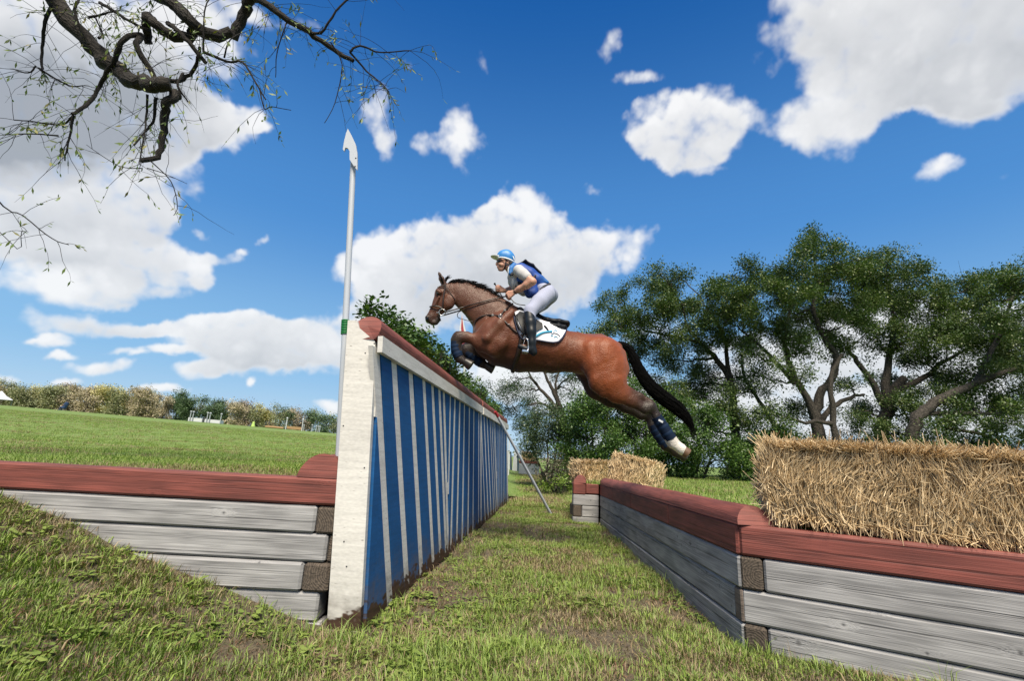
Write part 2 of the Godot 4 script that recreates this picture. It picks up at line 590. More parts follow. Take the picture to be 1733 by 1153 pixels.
# ---------------------------------------------------------------- the lie of the land
var bumps: FastNoiseLite
var patch: FastNoiseLite
const WALL_A := Vector3(-0.686, 0, -2.737)      # foot of the blue fence, near end
const WALL_B := Vector3(0.07, 0, -9.876)        # and far end
const CORNER := Vector3(1.268, 0, -2.718)       # corner of the take-off bank's timber wall
const BANK_END := Vector3(1.441, 0, -7.437)

func fence_x(z: float) -> float:
	return lerpf(WALL_A.x, WALL_B.x, (z - WALL_A.z) / (WALL_B.z - WALL_A.z))

func low_y(x: float, z: float) -> float:
	var y := 0.33 * maxf(0.0, -0.98 - x) * smoothstep(1.5, -1.2, z)
	y = minf(y, 0.62)
	y += 0.03 * maxf(0.0, x - 1.3)
	y += 0.35 * smoothstep(-10.0, -34.0, z)
	return y + bumps.get_noise_2d(x, z) * 0.035

func field_y(x: float, z: float) -> float:
	var away := maxf(0.0, -z - 2.84)
	var side := clampf(-x / maxf(-z, 3.0), -0.3, 1.6)
	var slope := 0.0200 + 0.0330 * side
	var far := minf(away, 74.0)
	var y := 0.70 + slope * far * smoothstep(0.0, 12.0, away) - 0.03 * maxf(0.0, away - 74.0) * 0.6
	y += bumps.get_noise_2d(x * 0.7, z * 0.7) * 0.03
	if z < -10.2:
		y = lerpf(low_y(x, z), y, smoothstep(0.6, -2.4, x - fence_x(-10.2) - (-10.2 - z) * 0.0))
	return y

func bank_edge_x(z: float) -> float:
	if z > CORNER.z: return CORNER.x + (z - CORNER.z) / 0.515 * 0.857 + 0.12
	if z > BANK_END.z: return lerpf(CORNER.x, BANK_END.x, (z - CORNER.z) / (BANK_END.z - CORNER.z)) + 0.07
	return 1.12 + 0.17 * minf(BANK_END.z - z, 3.0)

func bank_y(x: float, z: float) -> float:
	var y := 0.60 - 0.010 * clampf(-z - 2.7, 0.0, 5.0) + bumps.get_noise_2d(x * 0.8, z * 0.8 + 50.0) * 0.03
	if z < -9.5:
		y = lerpf(low_y(x, z), y, smoothstep(1.2, 3.6, x + 0.02 * (z + 9.5)))
	return y

func steps(list: Array) -> PackedFloat32Array:      # [from, [to, count], ...]
	var out := PackedFloat32Array([list[0]])
	for q in list.slice(1):
		var a := out[-1]
		for k in q[1]: out.append(lerpf(a, q[0], float(k + 1) / q[1]))
	return out

func ground_sheet(zs: PackedFloat32Array, xs: Callable, height: Callable) -> MB:
	var mb := MB.new()
	var rows := []
	for z in zs:
		var row := []
		for x in xs.call(z): row.append(Vector3(x, height.call(x, z), z))
		rows.append(row)
	# sheet() wants du x dv to point up: x runs right, z runs away
	var w: int = rows[0].size()
	for r in rows.size():
		for k in w:
			var du: Vector3 = rows[r][mini(k + 1, w - 1)] - rows[r][maxi(k - 1, 0)]
			var dv: Vector3 = rows[mini(r + 1, rows.size() - 1)][k] - rows[maxi(r - 1, 0)][k]
			var nn := du.cross(dv).normalized()
			if nn.y < 0: nn = -nn
			mb.vert(rows[r][k], nn)
	for r in rows.size() - 1:
		for k in w - 1:
			var a := r * w + k
			mb.leaf(a, a + w, a + 1)
			mb.leaf(a + 1, a + w, a + w + 1)
	return mb

func turf_texture(cols: Array, s: int) -> ImageTexture:
	# tiles: the noise is sampled on a torus
	var n1 := noise(1.0, 3, s)
	var n2 := noise(1.0, 2, s + 3)
	var px := func(u: float, v: float) -> Color:
		var a := u * TAU
		var b := v * TAU
		var p := Vector3(cos(a) * 3.0 + cos(b), sin(a) * 3.0, sin(b)) 
		var q := Vector3(cos(a), sin(a) + 2.0 * cos(b), 2.0 * sin(b))
		var big := n1.get_noise_3dv(p * 2.0 + q) * 0.5 + 0.5
		var fine := n2.get_noise_3dv(p * 26.0 + q * 19.0) * 0.5 + 0.5
		var t := clampf(big * 0.8 + (fine - 0.5) * 1.5 + 0.1, 0.0, 0.999) * (cols.size() - 1)
		return (cols[int(t)] as Color).lerp(cols[int(t) + 1], t - int(t)).linear_to_srgb()
	return ImageTexture.create_from_image(picture(512, 512, px))

func build_ground() -> void:
	bumps = noise(0.9, 4, 21)
	patch = noise(0.55, 3, 22)
	var soil := mat("soil_and_thatch", Color.WHITE, 0.95)
	soil.albedo_texture = turf_texture([Color(0.022, 0.016, 0.013), Color(0.06, 0.043, 0.034), Color(0.11, 0.085, 0.06), Color(0.095, 0.095, 0.045), Color(0.19, 0.15, 0.105)], 31)
	soil.uv1_triplanar = true
	soil.uv1_world_triplanar = true
	soil.uv1_scale = Vector3(0.9, 0.9, 0.9)
	var turf := mat("mown_turf", Color.WHITE, 0.95)
	turf.albedo_texture = turf_texture([Color(0.065, 0.105, 0.018), Color(0.10, 0.17, 0.026), Color(0.12, 0.20, 0.034), Color(0.15, 0.215, 0.045), Color(0.22, 0.22, 0.085)], 35)
	turf.uv1_triplanar = true
	turf.uv1_world_triplanar = true
	turf.uv1_scale = Vector3(0.28, 0.28, 0.28)
	var lz := steps([4.0, [-10.5, 130], [-30.0, 60], [-90.0, 30]])
	setting(ground_sheet(lz, func(_z): return steps([-9.0, [-3.2, 20], [2.8, 70], [9.0, 20]]), low_y), "ditch_ground", soil)
	var fz := steps([-2.86, [-12.0, 60], [-80.0, 70], [-170.0, 20], [-900.0, 6]])
	setting(ground_sheet(fz, func(z): var e := (fence_x(z) - 0.24 if z > -10.2 else fence_x(-10.2) + 1.0 * smoothstep(-10.2, -13.0, z)); return steps([e, [e - 4.0, 30], [e - 30.0, 40], [e - 130.0, 30], [e - 900.0, 4]]), field_y), "field", turf)
	var bz := steps([1.0, [-9.5, 70], [-30.0, 40], [-170.0, 20], [-900.0, 5]])
	setting(ground_sheet(bz, func(z): var e := bank_edge_x(z) + (0.0 if z > -9.5 else -1.2 * smoothstep(-9.5, -12.0, z)); return steps([e, [e + 5.0, 40], [e + 40.0, 30], [e + 900.0, 5]]), bank_y), "meadow", turf)

# ---------------------------------------------------------------- grass and weeds: nobody could count them
func tuft(blades: int, tall: float, wide: float, spread: float, lean: float, s: int) -> ArrayMesh:
	var r := RandomNumberGenerator.new()
	r.seed = s
	var mb := MB.new()
	for k in blades:
		var a := r.randf() * TAU
		var at := Vector3(cos(a), 0, sin(a)) * spread * sqrt(r.randf())
		var dir := Vector3(cos(a + r.randf_range(-1, 1)), 0, sin(a + r.randf_range(-1, 1)))
		var h := tall * r.randf_range(0.45, 1.1)
		var l := lean * r.randf_range(0.3, 1.2) * h
		var side := dir.cross(Vector3.UP).rotated(Vector3.UP, r.randf_range(-0.9, 0.9)) * wide * r.randf_range(0.6, 1.2)
		mb.col = Color.WHITE * r.randf_range(0.7, 1.2)
		var p1 := at + dir * l * 0.3 + Vector3.UP * h * 0.6
		var p2 := at + dir * l + Vector3.UP * h * (1.0 - 0.25 * lean)
		var nn := side.cross(p1 - at).normalized()
		if nn.y < 0: nn = -nn
		nn = (nn + Vector3.UP * 0.6).normalized()
		var q := mb.vert(at - side * 0.5, nn)
		mb.vert(at + side * 0.5, nn)
		mb.vert(p1 - side * 0.42, nn)
		mb.vert(p1 + side * 0.42, nn)
		mb.vert(p2, nn)
		mb.leaf(q, q + 1, q + 2)
		mb.leaf(q + 1, q + 3, q + 2)
		mb.leaf(q + 2, q + 3, q + 4)
	return mb.mesh()

func weed(leaves: int, size: float, s: int) -> ArrayMesh:       # low broad-leaved rosette or clover
	var r := RandomNumberGenerator.new()
	r.seed = s
	var mb := MB.new()
	for k in leaves:
		var a := r.randf() * TAU
		var dir := Vector3(cos(a), 0, sin(a))
		var out := dir * r.randf_range(0.3, 1.3) * size * 1.6
		var h := r.randf_range(0.35, 1.5) * size
		var c := out + Vector3.UP * h
		var sz := size * r.randf_range(0.35, 0.7)
		var fw := (dir + Vector3.UP * r.randf_range(-0.3, 0.5)).normalized()
		var sd := fw.cross(Vector3.UP).normalized()
		var nn := sd.cross(fw).normalized()
		if nn.y < 0: nn = -nn
		mb.col = Color.WHITE * r.randf_range(0.75, 1.25)
		var q := mb.vert(c, nn)
		for e in 6:
			var b := TAU * e / 6.0
			mb.vert(c + (fw * cos(b) * 1.15 + sd * sin(b) * 0.8) * sz - nn * sz * 0.12 * absf(sin(b)), nn)
		for e in 6: mb.leaf(q, q + 1 + e, q + 1 + (e + 1) % 6)
		mb.vert(out * 0.1, nn); mb.vert(out * 0.1 + sd * 0.002, nn); mb.vert(c, nn)
		mb.leaf(q + 7, q + 8, q + 9)
	return mb.mesh()

func seen_from_lens(p: Vector3, slack := 60.0) -> bool:      # grass is only grown where the photograph, or a step aside of it, looks
	var d := p - EYE
	var k := d.dot(lens_f)
	if k < 0.3: return false
	var x := d.dot(lens_x) / k * FOCAL
	var y := d.dot(lens_y) / k * FOCAL
	return absf(x) < PHOTO_W / 2 + slack * 3.0 and absf(y) < PHOTO_H / 2 + slack * 2.0

func strew(called: String, label: String, meshes: Array, material: Material, picks: Callable, tries: int, s: int) -> void:
	# picks(r) -> [point, scale, tint] or null
	var r := RandomNumberGenerator.new()
	r.seed = s
	var where := []
	var tint := []
	for m in meshes:
		where.append([])
		tint.append(PackedColorArray())
	for k in tries:
		var got = picks.call(r)
		if got == null: continue
		var j := r.randi() % meshes.size()
		var b := Basis(Vector3.UP, r.randf() * TAU) * Basis(Vector3.RIGHT, r.randfn(0, 0.12))
		where[j].append(Transform3D(b.scaled(Vector3.ONE * got[1]), got[0]))
		tint[j].append(got[2])
	for j in meshes.size():
		if where[j].size() == 0: continue
		var o := copies(numbered(called), meshes[j], material, where[j], tint[j], self)
		describe(o, label, "grass")

func ditch_bare(x: float, z: float) -> float:     # 0 grown over .. 1 bare soil
	var b := smoothstep(0.0, 0.30, patch.get_noise_2d(x * 1.6 + 7.0, z * 1.6))
	b = maxf(b, smoothstep(0.55, 0.1, x - fence_x(z)) * (0.85 if z < -3.2 else 0.4) * step_in(z, -2.8, -7.5))
	b = maxf(b, 0.8 * smoothstep(0.35, 0.1, absf(z + 2.5)) * smoothstep(-1.7, -1.3, x) * smoothstep(-0.8, -1.05, x))
	b *= 1.0 - 0.7 * smoothstep(-1.5, -2.1, x)
	return b

func step_in(z: float, a: float, b: float) -> float:
	return smoothstep(a + 0.4, a - 0.2, z) * smoothstep(b - 0.8, b + 0.4, z)

func grass_tint(r: RandomNumberGenerator, dry: float) -> Color:
	var g := Color(0.115, 0.205, 0.026).lerp(Color(0.28, 0.37, 0.07), r.randf())
	if r.randf() < dry:
		g = Color(0.38, 0.30, 0.17).lerp(Color(0.20, 0.14, 0.08), r.randf())
	return g

func build_grass() -> void:
	var gm := leaf_mat("grass_blade", Color(0.5, 0.6, 0.2))
	var fine := [tuft(15, 0.040, 0.0031, 0.05, 0.9, 1), tuft(12, 0.060, 0.003, 0.045, 0.7, 2), tuft(16, 0.030, 0.0033, 0.055, 1.3, 3)]
	var tall := [tuft(9, 0.13, 0.0055, 0.03, 0.8, 4), tuft(7, 0.17, 0.005, 0.03, 0.7, 5)]
	var dead := [tuft(8, 0.03, 0.004, 0.06, 2.2, 6), tuft(10, 0.022, 0.0035, 0.07, 3.0, 7)]
	var broad := [weed(8, 0.014, 8), weed(10, 0.017, 9), weed(7, 0.011, 10)]
	var in_ditch := func(r: RandomNumberGenerator):
		var z := -0.75 - 8.9 * pow(r.randf(), 1.7)
		var half := 1.25 + 1.15 * -z
		var x := r.randf_range(-minf(half, 3.4), minf(half, 3.0))
		if z < -2.75 and (x < fence_x(z) + 0.01 or x > bank_edge_x(z) - 0.09): return null
		if z < -2.67 and x < -0.7: return null
		if z >= -2.75 and x > bank_edge_x(z) - 0.13: return null
		var p := Vector3(x, low_y(x, z) - 0.004, z)
		return p if seen_from_lens(p) else null
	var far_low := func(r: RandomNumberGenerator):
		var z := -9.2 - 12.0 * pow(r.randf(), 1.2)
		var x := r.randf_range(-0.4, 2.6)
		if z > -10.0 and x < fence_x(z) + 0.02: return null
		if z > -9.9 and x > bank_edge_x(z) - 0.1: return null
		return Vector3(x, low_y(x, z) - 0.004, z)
	strew("ditch_grass", "short patchy grass on the floor of the ditch", fine, gm, func(r):
		var p = in_ditch.call(r)
		if p == null or r.randf() < ditch_bare(p.x, p.z) * 0.92: return null
		var dry := clampf(0.27 + patch.get_noise_2d(p.x * 2.0 + 30.0, p.z * 2.0) * 1.1, 0.06, 0.85)
		return [p, r.randf_range(0.6, 1.35) * (1.0 + 0.25 * smoothstep(-2.0, -1.0, p.z)), grass_tint(r, dry)], 78000, 41)
	strew("dry_thatch", "flattened dead grass between the green tufts in the ditch", dead, gm, func(r):
		var p = in_ditch.call(r)
		if p == null: return null
		var c := Color(0.36, 0.28, 0.16).lerp(Color(0.15, 0.10, 0.06), r.randf())
		if patch.get_noise_2d(p.x * 1.3 - 11.0, p.z * 1.3) > 0.12: c = c.lerp(Color(0.17, 0.065, 0.04), 0.6)
		return [p, r.randf_range(0.6, 1.4), c], 18000, 42)
	strew("ditch_weed", "low broad-leaved weeds and clover on the ditch floor", broad, gm, func(r):
		var p = in_ditch.call(r)
		if p == null: return null
		var k := patch.get_noise_2d(p.x * 1.1 + 90.0, p.z * 1.1) + 0.25 * smoothstep(-0.6, -1.8, p.x)
		if k < 0.02 or r.randf() < 0.2: return null
		return [p, r.randf_range(0.6, 1.5), Color(0.15, 0.23, 0.04).lerp(Color(0.27, 0.34, 0.08), r.randf())], 20000, 43)
	strew("tall_grass", "longer bright green grass tufts in the ditch", tall, gm, func(r):
		var p = in_ditch.call(r)
		if p == null: return null
		var k := patch.get_noise_2d(p.x * 1.7 - 50.0, p.z * 1.7)
		k += 0.5 * smoothstep(0.28, 0.05, Vector2(p.x + 0.62, p.z + 2.5).length() - 0.1) + 0.2 * smoothstep(-2.2, -1.2, p.z)
		if k < 0.22: return null
		return [p, r.randf_range(0.35, 0.85), grass_tint(r, 0.12)], 9000, 44)
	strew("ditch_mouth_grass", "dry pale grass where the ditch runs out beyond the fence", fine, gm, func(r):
		var p = far_low.call(r)
		if p == null: return null
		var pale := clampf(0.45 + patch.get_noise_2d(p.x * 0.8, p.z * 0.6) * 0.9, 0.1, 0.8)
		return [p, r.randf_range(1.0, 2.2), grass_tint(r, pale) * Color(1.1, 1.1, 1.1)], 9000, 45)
	var turf_grass := func(r: RandomNumberGenerator):
		var z := -2.9 - 26.0 * pow(r.randf(), 2.0)
		var x := r.randf_range(-1.25 * -z - 1.0, minf(fence_x(z), 0.2) - 0.25)
		var p := Vector3(x, field_y(x, z) - 0.005, z)
		return p if seen_from_lens(p, 30.0) else null
	strew("field_grass", "mown green grass on the field behind the timber edging", fine, gm, func(r):
		var p = turf_grass.call(r)
		if p == null: return null
		var dry := clampf(0.22 + patch.get_noise_2d(p.x * 0.5 + 3.0, p.z * 0.9) * 1.0, 0.03, 0.8)
		return [p, r.randf_range(0.6, 1.0) * (0.85 + 0.02 * -p.z), grass_tint(r, dry)], 60000, 46)
	strew("meadow_grass", "rough green grass on the take-off bank before the trees", fine, gm, func(r):
		var z := -2.6 - 17.0 * pow(r.randf(), 1.5)
		var x := bank_edge_x(z) + 0.12 + 14.0 * pow(r.randf(), 1.5)
		var p := Vector3(x, bank_y(x, z) - 0.005, z)
		if not seen_from_lens(p): return null
		return [p, r.randf_range(0.7, 1.3) * (1.0 + 0.04 * -z), grass_tint(r, 0.2)], 22000, 47)

# ---------------------------------------------------------------- timber edging, the blue and white fence, flag poles
func paint_map(called: String, paint: Color, s: int, bare_from: float, spots: float) -> StandardMaterial3D:
	# v runs with height: one repeat is 2 m; mud splash and bare wood near the foot have their own ragged outline
	var n1 := noise(1.0, 4, s)
	var n2 := noise(1.0, 3, s + 1)
	var px := func(u: float, v: float) -> Color:
		var h := (1.0 - v) * 2.0
		var g := n1.get_noise_2d(u * 3.0, v * 60.0)
		var c := paint * (1.0 + 0.16 * g + 0.14 * n2.get_noise_2d(u * 40.0, v * 160.0) + 0.12 * n2.get_noise_2d(u * 2.0, v * 6.0))
		var mud := h - bare_from - 0.10 * n2.get_noise_2d(u * 4.0, v * 9.0) - 0.05 * n1.get_noise_2d(u * 22.0, v * 50.0)
		c = c.lerp(Color(0.10, 0.085, 0.075), 0.62 * smoothstep(0.16, -0.02, mud) * (0.65 + 0.5 * n2.get_noise_2d(u * 13.0, v * 33.0)))
		c = c.lerp(Color(0.055, 0.032, 0.022) * (1.0 + 0.6 * g), smoothstep(0.012, -0.012, mud + 0.06))
		if n1.get_noise_2d(u * 30.0 + 9.0, v * 90.0) > spots: c = c.lerp(Color(0.09, 0.07, 0.05), 0.7)
		return c.linear_to_srgb()
	var m := mat(called, Color.WHITE, 0.7, true)
	m.metallic_specular = 0.3
	m.albedo_texture = ImageTexture.create_from_image(picture(128, 1024, px))
	return m

func timber_materials() -> void:
	wood("grey_timber", Color(0.10, 0.10, 0.105), Color(0.50, 0.50, 0.51), 51, 0.42, 0.85, 0.25)
	wood("red_timber", Color(0.085, 0.024, 0.020), Color(0.27, 0.075, 0.058), 57, 0.62, 0.7, 0.2)
	wood("dark_timber", Color(0.06, 0.048, 0.041), Color(0.25, 0.20, 0.17), 63, 0.6, 0.9, 0.3)
	var n1 := noise(1.0, 3, 71)
	var rings := func(u: float, v: float) -> float:
		var x := (u - 0.42) * 0.25
		var y := (v - 0.6) * 0.25
		var d := Vector2(x, y).length()
		var t := sin(d * 520.0 + n1.get_noise_2d(u * 4.0, v * 4.0) * 4.0) * 0.18 + 0.5
		var a := atan2(y, x)
		t -= 0.5 * smoothstep(0.35, 0.6, n1.get_noise_2d(a * 4.0, 3.0)) * smoothstep(0.0, 0.03, d)
		return clampf(t + 0.35 * n1.get_noise_2d(u * 12.0, v * 12.0), 0.0, 1.0)
	var eg := mat("end_grain", Color.WHITE, 0.95, true)
	tone_maps(eg, 192, 192, rings, Color(0.03, 0.024, 0.02), Color(0.17, 0.135, 0.105), 0.3)
	eg.uv1_scale = Vector3(4, 4, 1)
	paint_map("white_paint", Color(0.585, 0.578, 0.555), 81, 0.12, 0.62)
	paint_map("blue_paint", Color(0.012, 0.082, 0.235), 84, 0.15, 0.6)
	mat("pole_white", lin(0.44, 0.48, 0.54), 0.4)
	mat("pole_green", lin(0.01, 0.19, 0.05), 0.5)
	mat("pole_red", lin(0.30, 0.02, 0.025), 0.5)
	mat("iron", lin(0.05, 0.05, 0.055), 0.5)

# a timber from a to b (its front bottom edge), laid with its front face along the line; up is its height, back how deep it goes away from the front
func sleeper(parent: Node3D, called: String, a: Vector3, b: Vector3, tall_a: float, deep: float, front: Vector3, material: String, tone := 1.0, ch := 0.008) -> MeshInstance3D:
	var mb := MB.new()
	var ax := (b - a).normalized()
	var az := (front - ax * front.dot(ax)).normalized()
	if az.cross(ax).y < 0: ax = -ax
	var ay := az.cross(ax)
	var l := a.distance_to(b)
	var w := rng.randf_range(-0.05, 0.05)
	mb.col = Color(tone * (1.0 + w), tone * (1.0 + w), tone * (1.0 + w * 0.7))
	mb.timber((a + b) / 2 + ay * tall_a / 2 - az * deep / 2, ax, ay, az, Vector3(l / 2, tall_a / 2, deep / 2), ch, Vector2(rng.randf() * 4.0, rng.randf() * 1.0))
	return part(mb, called, M[material], parent)

func half_log(parent: Node3D, called: String, a: Vector3, b: Vector3, r: float, material: String, slope_a := 0.0, slope_b := 0.0, full := false) -> MeshInstance3D:
	# a half-round cap lying on a timber; the ends may be cut at a slant
	var mb := MB.new()
	var ax := (b - a).normalized()
	var sd := ax.cross(Vector3.UP).normalized()
	var up := sd.cross(ax).normalized()
	var sides := 14
	var rings := 10
	var rows := []
	var l := a.distance_to(b)
	for k in rings + 1:
		var row := []
		for s in sides + 1:
			var ang := (PI * s / sides) if not full else (PI * (1.55 * s / sides - 0.275))
			var rr := r * (1.0 + 0.02 * sin(k * 1.7 + s * 0.4) + 0.012 * sin(k * 4.1 + s))
			var p := sd * cos(ang) * rr + up * sin(ang) * rr
			var lift := clampf(sin(ang), 0.0, 1.0)
			var along := clampf(l * k / rings, slope_a * lift, l - slope_b * lift)
			row.append(a + ax * along + p)
		rows.append(row)
	var uvs := []
	var uo := Vector2(rng.randf() * 2.0, rng.randf())
	for k in rings + 1:
		var ur := []
		for s in sides + 1: ur.append(uo + Vector2(l * k / rings, s * PI * r / sides))
		uvs.append(ur)
	# orient outwards
	var tmp := MB.new()
	for k in rows.size(): rows[k].reverse(); uvs[k].reverse()
	tmp.sheet(rows, uvs)
	if tmp.n[(rings / 2) * (sides + 1) + sides / 2].dot(up) < 0:
		for k in rows.size(): rows[k].reverse(); uvs[k].reverse()
		tmp = MB.new()
		tmp.sheet(rows, uvs)
	mb = tmp
	for e in [0, rings]:
		var c := Vector3.ZERO
		for p in rows[e]: c += p
		c /= rows[e].size()
		for s in rows[e].size():
			var p0: Vector3 = rows[e][s]
			var p1: Vector3 = rows[e][(s + 1) % rows[e].size()]
			var nn := (p0 - c).cross(p1 - c)
			var outward := -ax if e == 0 else ax
			var q := func(p: Vector3) -> Vector2: return Vector2((p - c).dot(sd), (p - c).dot(up))
			if nn.dot(outward) > 0: mb.tri(c, p0, p1, q.call(c), q.call(p0), q.call(p1))
			else: mb.tri(c, p1, p0, q.call(c), q.call(p1), q.call(p0))
	return part(mb, called, M[material], parent)

func end_block(parent: Node3D, a: Vector3, b: Vector3, tall: float, front: Vector3, deep := 0.5) -> void:
	sleeper(parent, "sleeper_end", a, b, tall, deep, front, "end_grain", rng.randf_range(0.75, 1.1), 0.012)

func build_left_edging() -> void:
	var z := -2.70
	var t := thing("timber_edging", "grey weathered sleeper wall with dark red top beam holding up the field", "retaining wall", Vector3(-1.8, low_y(-1.8, z), z))
	var f := Vector3(0, 0, 1)
	var g := 0.004
	var x0 := -5.2
	sleeper(t, "top_beam", Vector3(x0, 0.592, z + 0.004), Vector3(-0.872, 0.594, z + 0.004), 0.138, 0.14, f, "red_timber", 0.95, 0.012)
	var cap := half_log(t, "end_cap", Vector3(-1.01, 0.7335, z - 0.004), Vector3(-1.01, 0.7335, z - 1.2), 0.128, "red_timber", 0.02)
	cap.set_meta("label", "rounded red log end on the top beam")
	sleeper(t, "sleeper", Vector3(x0, 0.450, z), Vector3(-1.002, 0.450, z), 0.138, 0.14, f, "grey_timber", 1.0, 0.012)
	end_block(t, Vector3(-0.998, 0.449, z - 0.003), Vector3(-0.885, 0.449, z - 0.003), 0.138, f, 1.1)
	sleeper(t, "sleeper", Vector3(x0, 0.308, z - 0.006), Vector3(-0.925, 0.308, z - 0.006), 0.138, 0.14, f, "grey_timber", 1.03, 0.012)
	sleeper(t, "sleeper", Vector3(-0.921, 0.307, z - 0.02), Vector3(-0.885, 0.307, z - 0.02), 0.138, 1.0, f, "end_grain", 1.0, 0.01)
	sleeper(t, "sleeper", Vector3(x0, 0.166, z + 0.002), Vector3(-1.030, 0.166, z + 0.002), 0.138, 0.14, f, "grey_timber", 0.98, 0.012)
	end_block(t, Vector3(-1.026, 0.165, z - 0.002), Vector3(-0.89, 0.165, z - 0.002), 0.138, f, 1.1)
	sleeper(t, "sleeper", Vector3(x0, 0.022, z - 0.012), Vector3(-0.93, 0.022, z - 0.012), 0.14, 0.14, f, "grey_timber", 1.0, 0.012)
	sleeper(t, "sleeper", Vector3(x0, -0.14, z - 0.012), Vector3(-0.9, -0.14, z - 0.012), 0.158, 0.14, f, "grey_timber", 1.0, 0.012)

func build_right_edging() -> void:
	var t := thing("timber_edging", "angled grey sleeper wall with red beam carrying the straw bales, opposite the blue fence", "retaining wall", CORNER)
	var bd := Vector3(0.857, 0, 0.515).normalized()
	var fb := Vector3(-0.515, 0, 0.857).normalized()
	var ad := (BANK_END - CORNER).normalized()
	var fa := Vector3(ad.z, 0, -ad.x).normalized()
	if fa.x > 0: fa = -fa
	var al := CORNER.distance_to(BANK_END)
	var at_a := func(s: float, y0: float, y1: float, off := 0.0) -> Vector3:
		return CORNER + ad * s + Vector3.UP * lerpf(y0, y1, s / al) + fa * off
	# layers: foot of each course at the corner and at the far end
	var courses := [[0.452, 0.405, 0.155, "red_timber", 1.45], [0.287, 0.245, 0.160, "grey_timber", 1.25], [0.124, 0.085, 0.158, "grey_timber", 1.3], [-0.038, -0.075, 0.157, "grey_timber", 1.25], [-0.2, -0.235, 0.157, "grey_timber", 1.2]]  # pale timber, its tones raised further in place of missing direct sun
	var k := 0
	for q in courses:
		var off := [0.003, 0.0, -0.006, -0.002, -0.022][k] as float
		var near := 0.002 if k in [0, 1, 3] else 0.09
		if k == 0:
			var cuts := [0.0, 1.25, 2.6, 3.7, al]       # the top course is several beams end to end
			for c in 4:
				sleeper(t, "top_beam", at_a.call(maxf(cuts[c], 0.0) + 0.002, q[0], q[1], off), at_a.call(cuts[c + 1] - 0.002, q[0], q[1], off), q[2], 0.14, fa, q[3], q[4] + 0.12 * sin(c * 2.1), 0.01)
		else:
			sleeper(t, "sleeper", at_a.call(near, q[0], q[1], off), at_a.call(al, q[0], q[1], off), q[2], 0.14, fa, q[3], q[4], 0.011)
			if k == 2:
				sleeper(t, "sleeper_end", at_a.call(0.002, q[0], q[1], -0.004), at_a.call(0.086, q[0], q[1], -0.004), q[2], 0.12, fa, "dark_timber", 1.1, 0.008)
		k += 1
	# front run, turning towards the road side
	var yb := [0.452, 0.287, 0.124, -0.038, -0.2]
	for c in 5:
		var a: Vector3 = CORNER + Vector3.UP * yb[c]
		var start := 0.005
		if c in [1, 3]:
			end_block(t, a + bd * 0.006 + fb * 0.002, a + bd * 0.112 + fb * 0.002, courses[c][2], fb, 0.12)
			start = 0.117
		if c == 0:
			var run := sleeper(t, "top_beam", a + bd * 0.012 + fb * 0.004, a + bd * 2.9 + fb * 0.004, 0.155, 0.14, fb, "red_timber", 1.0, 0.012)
			run.set_meta("label", "red beam under the large straw bale")
		else:
			sleeper(t, "sleeper", a + bd * start + fb * (-0.003 * c), a + bd * 2.9 + fb * (-0.003 * c), courses[c][2], 0.14, fb, "grey_timber", [1.0, 1.15, 1.2, 1.12, 1.0][c], 0.012)  # plank colour lightened course by course to make up for dim light
	# rounded cap on the long run, its near end slanting out under the bale
	var cap := half_log(t, "log_cap", CORNER + ad * -0.03 + Vector3.UP * 0.608 - fa * 0.094, BANK_END + Vector3.UP * 0.562 - fa * 0.094, 0.098, "red_timber", 0.05)
	cap.set_meta("label", "long rounded red log along the top of the wall")
	# short return facing the camera side, and the wall that runs on behind it
	var e := BANK_END + Vector3(-0.012, 0, 0.0)
	var fc := Vector3(0, 0, 1)
	var l0 := Vector3(1.04, 0, e.z)
	for c in 5:
		var y: float = [0.405, 0.245, 0.085, -0.075, -0.235][c]
		var lx := 0.0
		if c == 2:
			end_block(t, l0 + Vector3(0.004, y, -0.003), l0 + Vector3(0.13, y, -0.003), 0.157, fc, 0.4)
			lx = 0.135
		if c == 0:
			sleeper(t, "top_beam", l0 + Vector3(0.19, y + 0.01, 0.0), e + Vector3(-0.004, y + 0.01, 0.0), 0.145, 0.14, fc, "red_timber", 1.0, 0.01)
			sleeper(t, "top_beam", l0 + Vector3(0.0, y, 0.004), l0 + Vector3(0.186, y, 0.004), 0.16, 0.14, fc, "red_timber", 1.0, 0.01)
			sleeper(t, "top_beam", l0 + Vector3(0.03, y, -0.15), l0 + Vector3(0.43, y, -2.4), 0.16, 0.17, Vector3(-1, 0, -0.17), "red_timber", 1.0, 0.01)
			half_log(t, "log_cap", l0 + Vector3(0.093, y + 0.163, 0.0), l0 + Vector3(0.50, y + 0.163, -2.4), 0.094, "red_timber", 0.02)
		else:
			sleeper(t, "sleeper", l0 + Vector3(lx, y, -0.003 * c), e + Vector3(-0.004, y, -0.003 * c), 0.157, 0.14, fc, "grey_timber", 1.0, 0.01)
	for c in 4:
		var y: float = [0.245, 0.085, -0.075, -0.235][c]
		sleeper(t, "sleeper", l0 + Vector3(0.03, y, -0.20), l0 + Vector3(0.43, y, -2.4), 0.157, 0.14, Vector3(-1, 0, -0.17), "grey_timber", 1.0, 0.01)

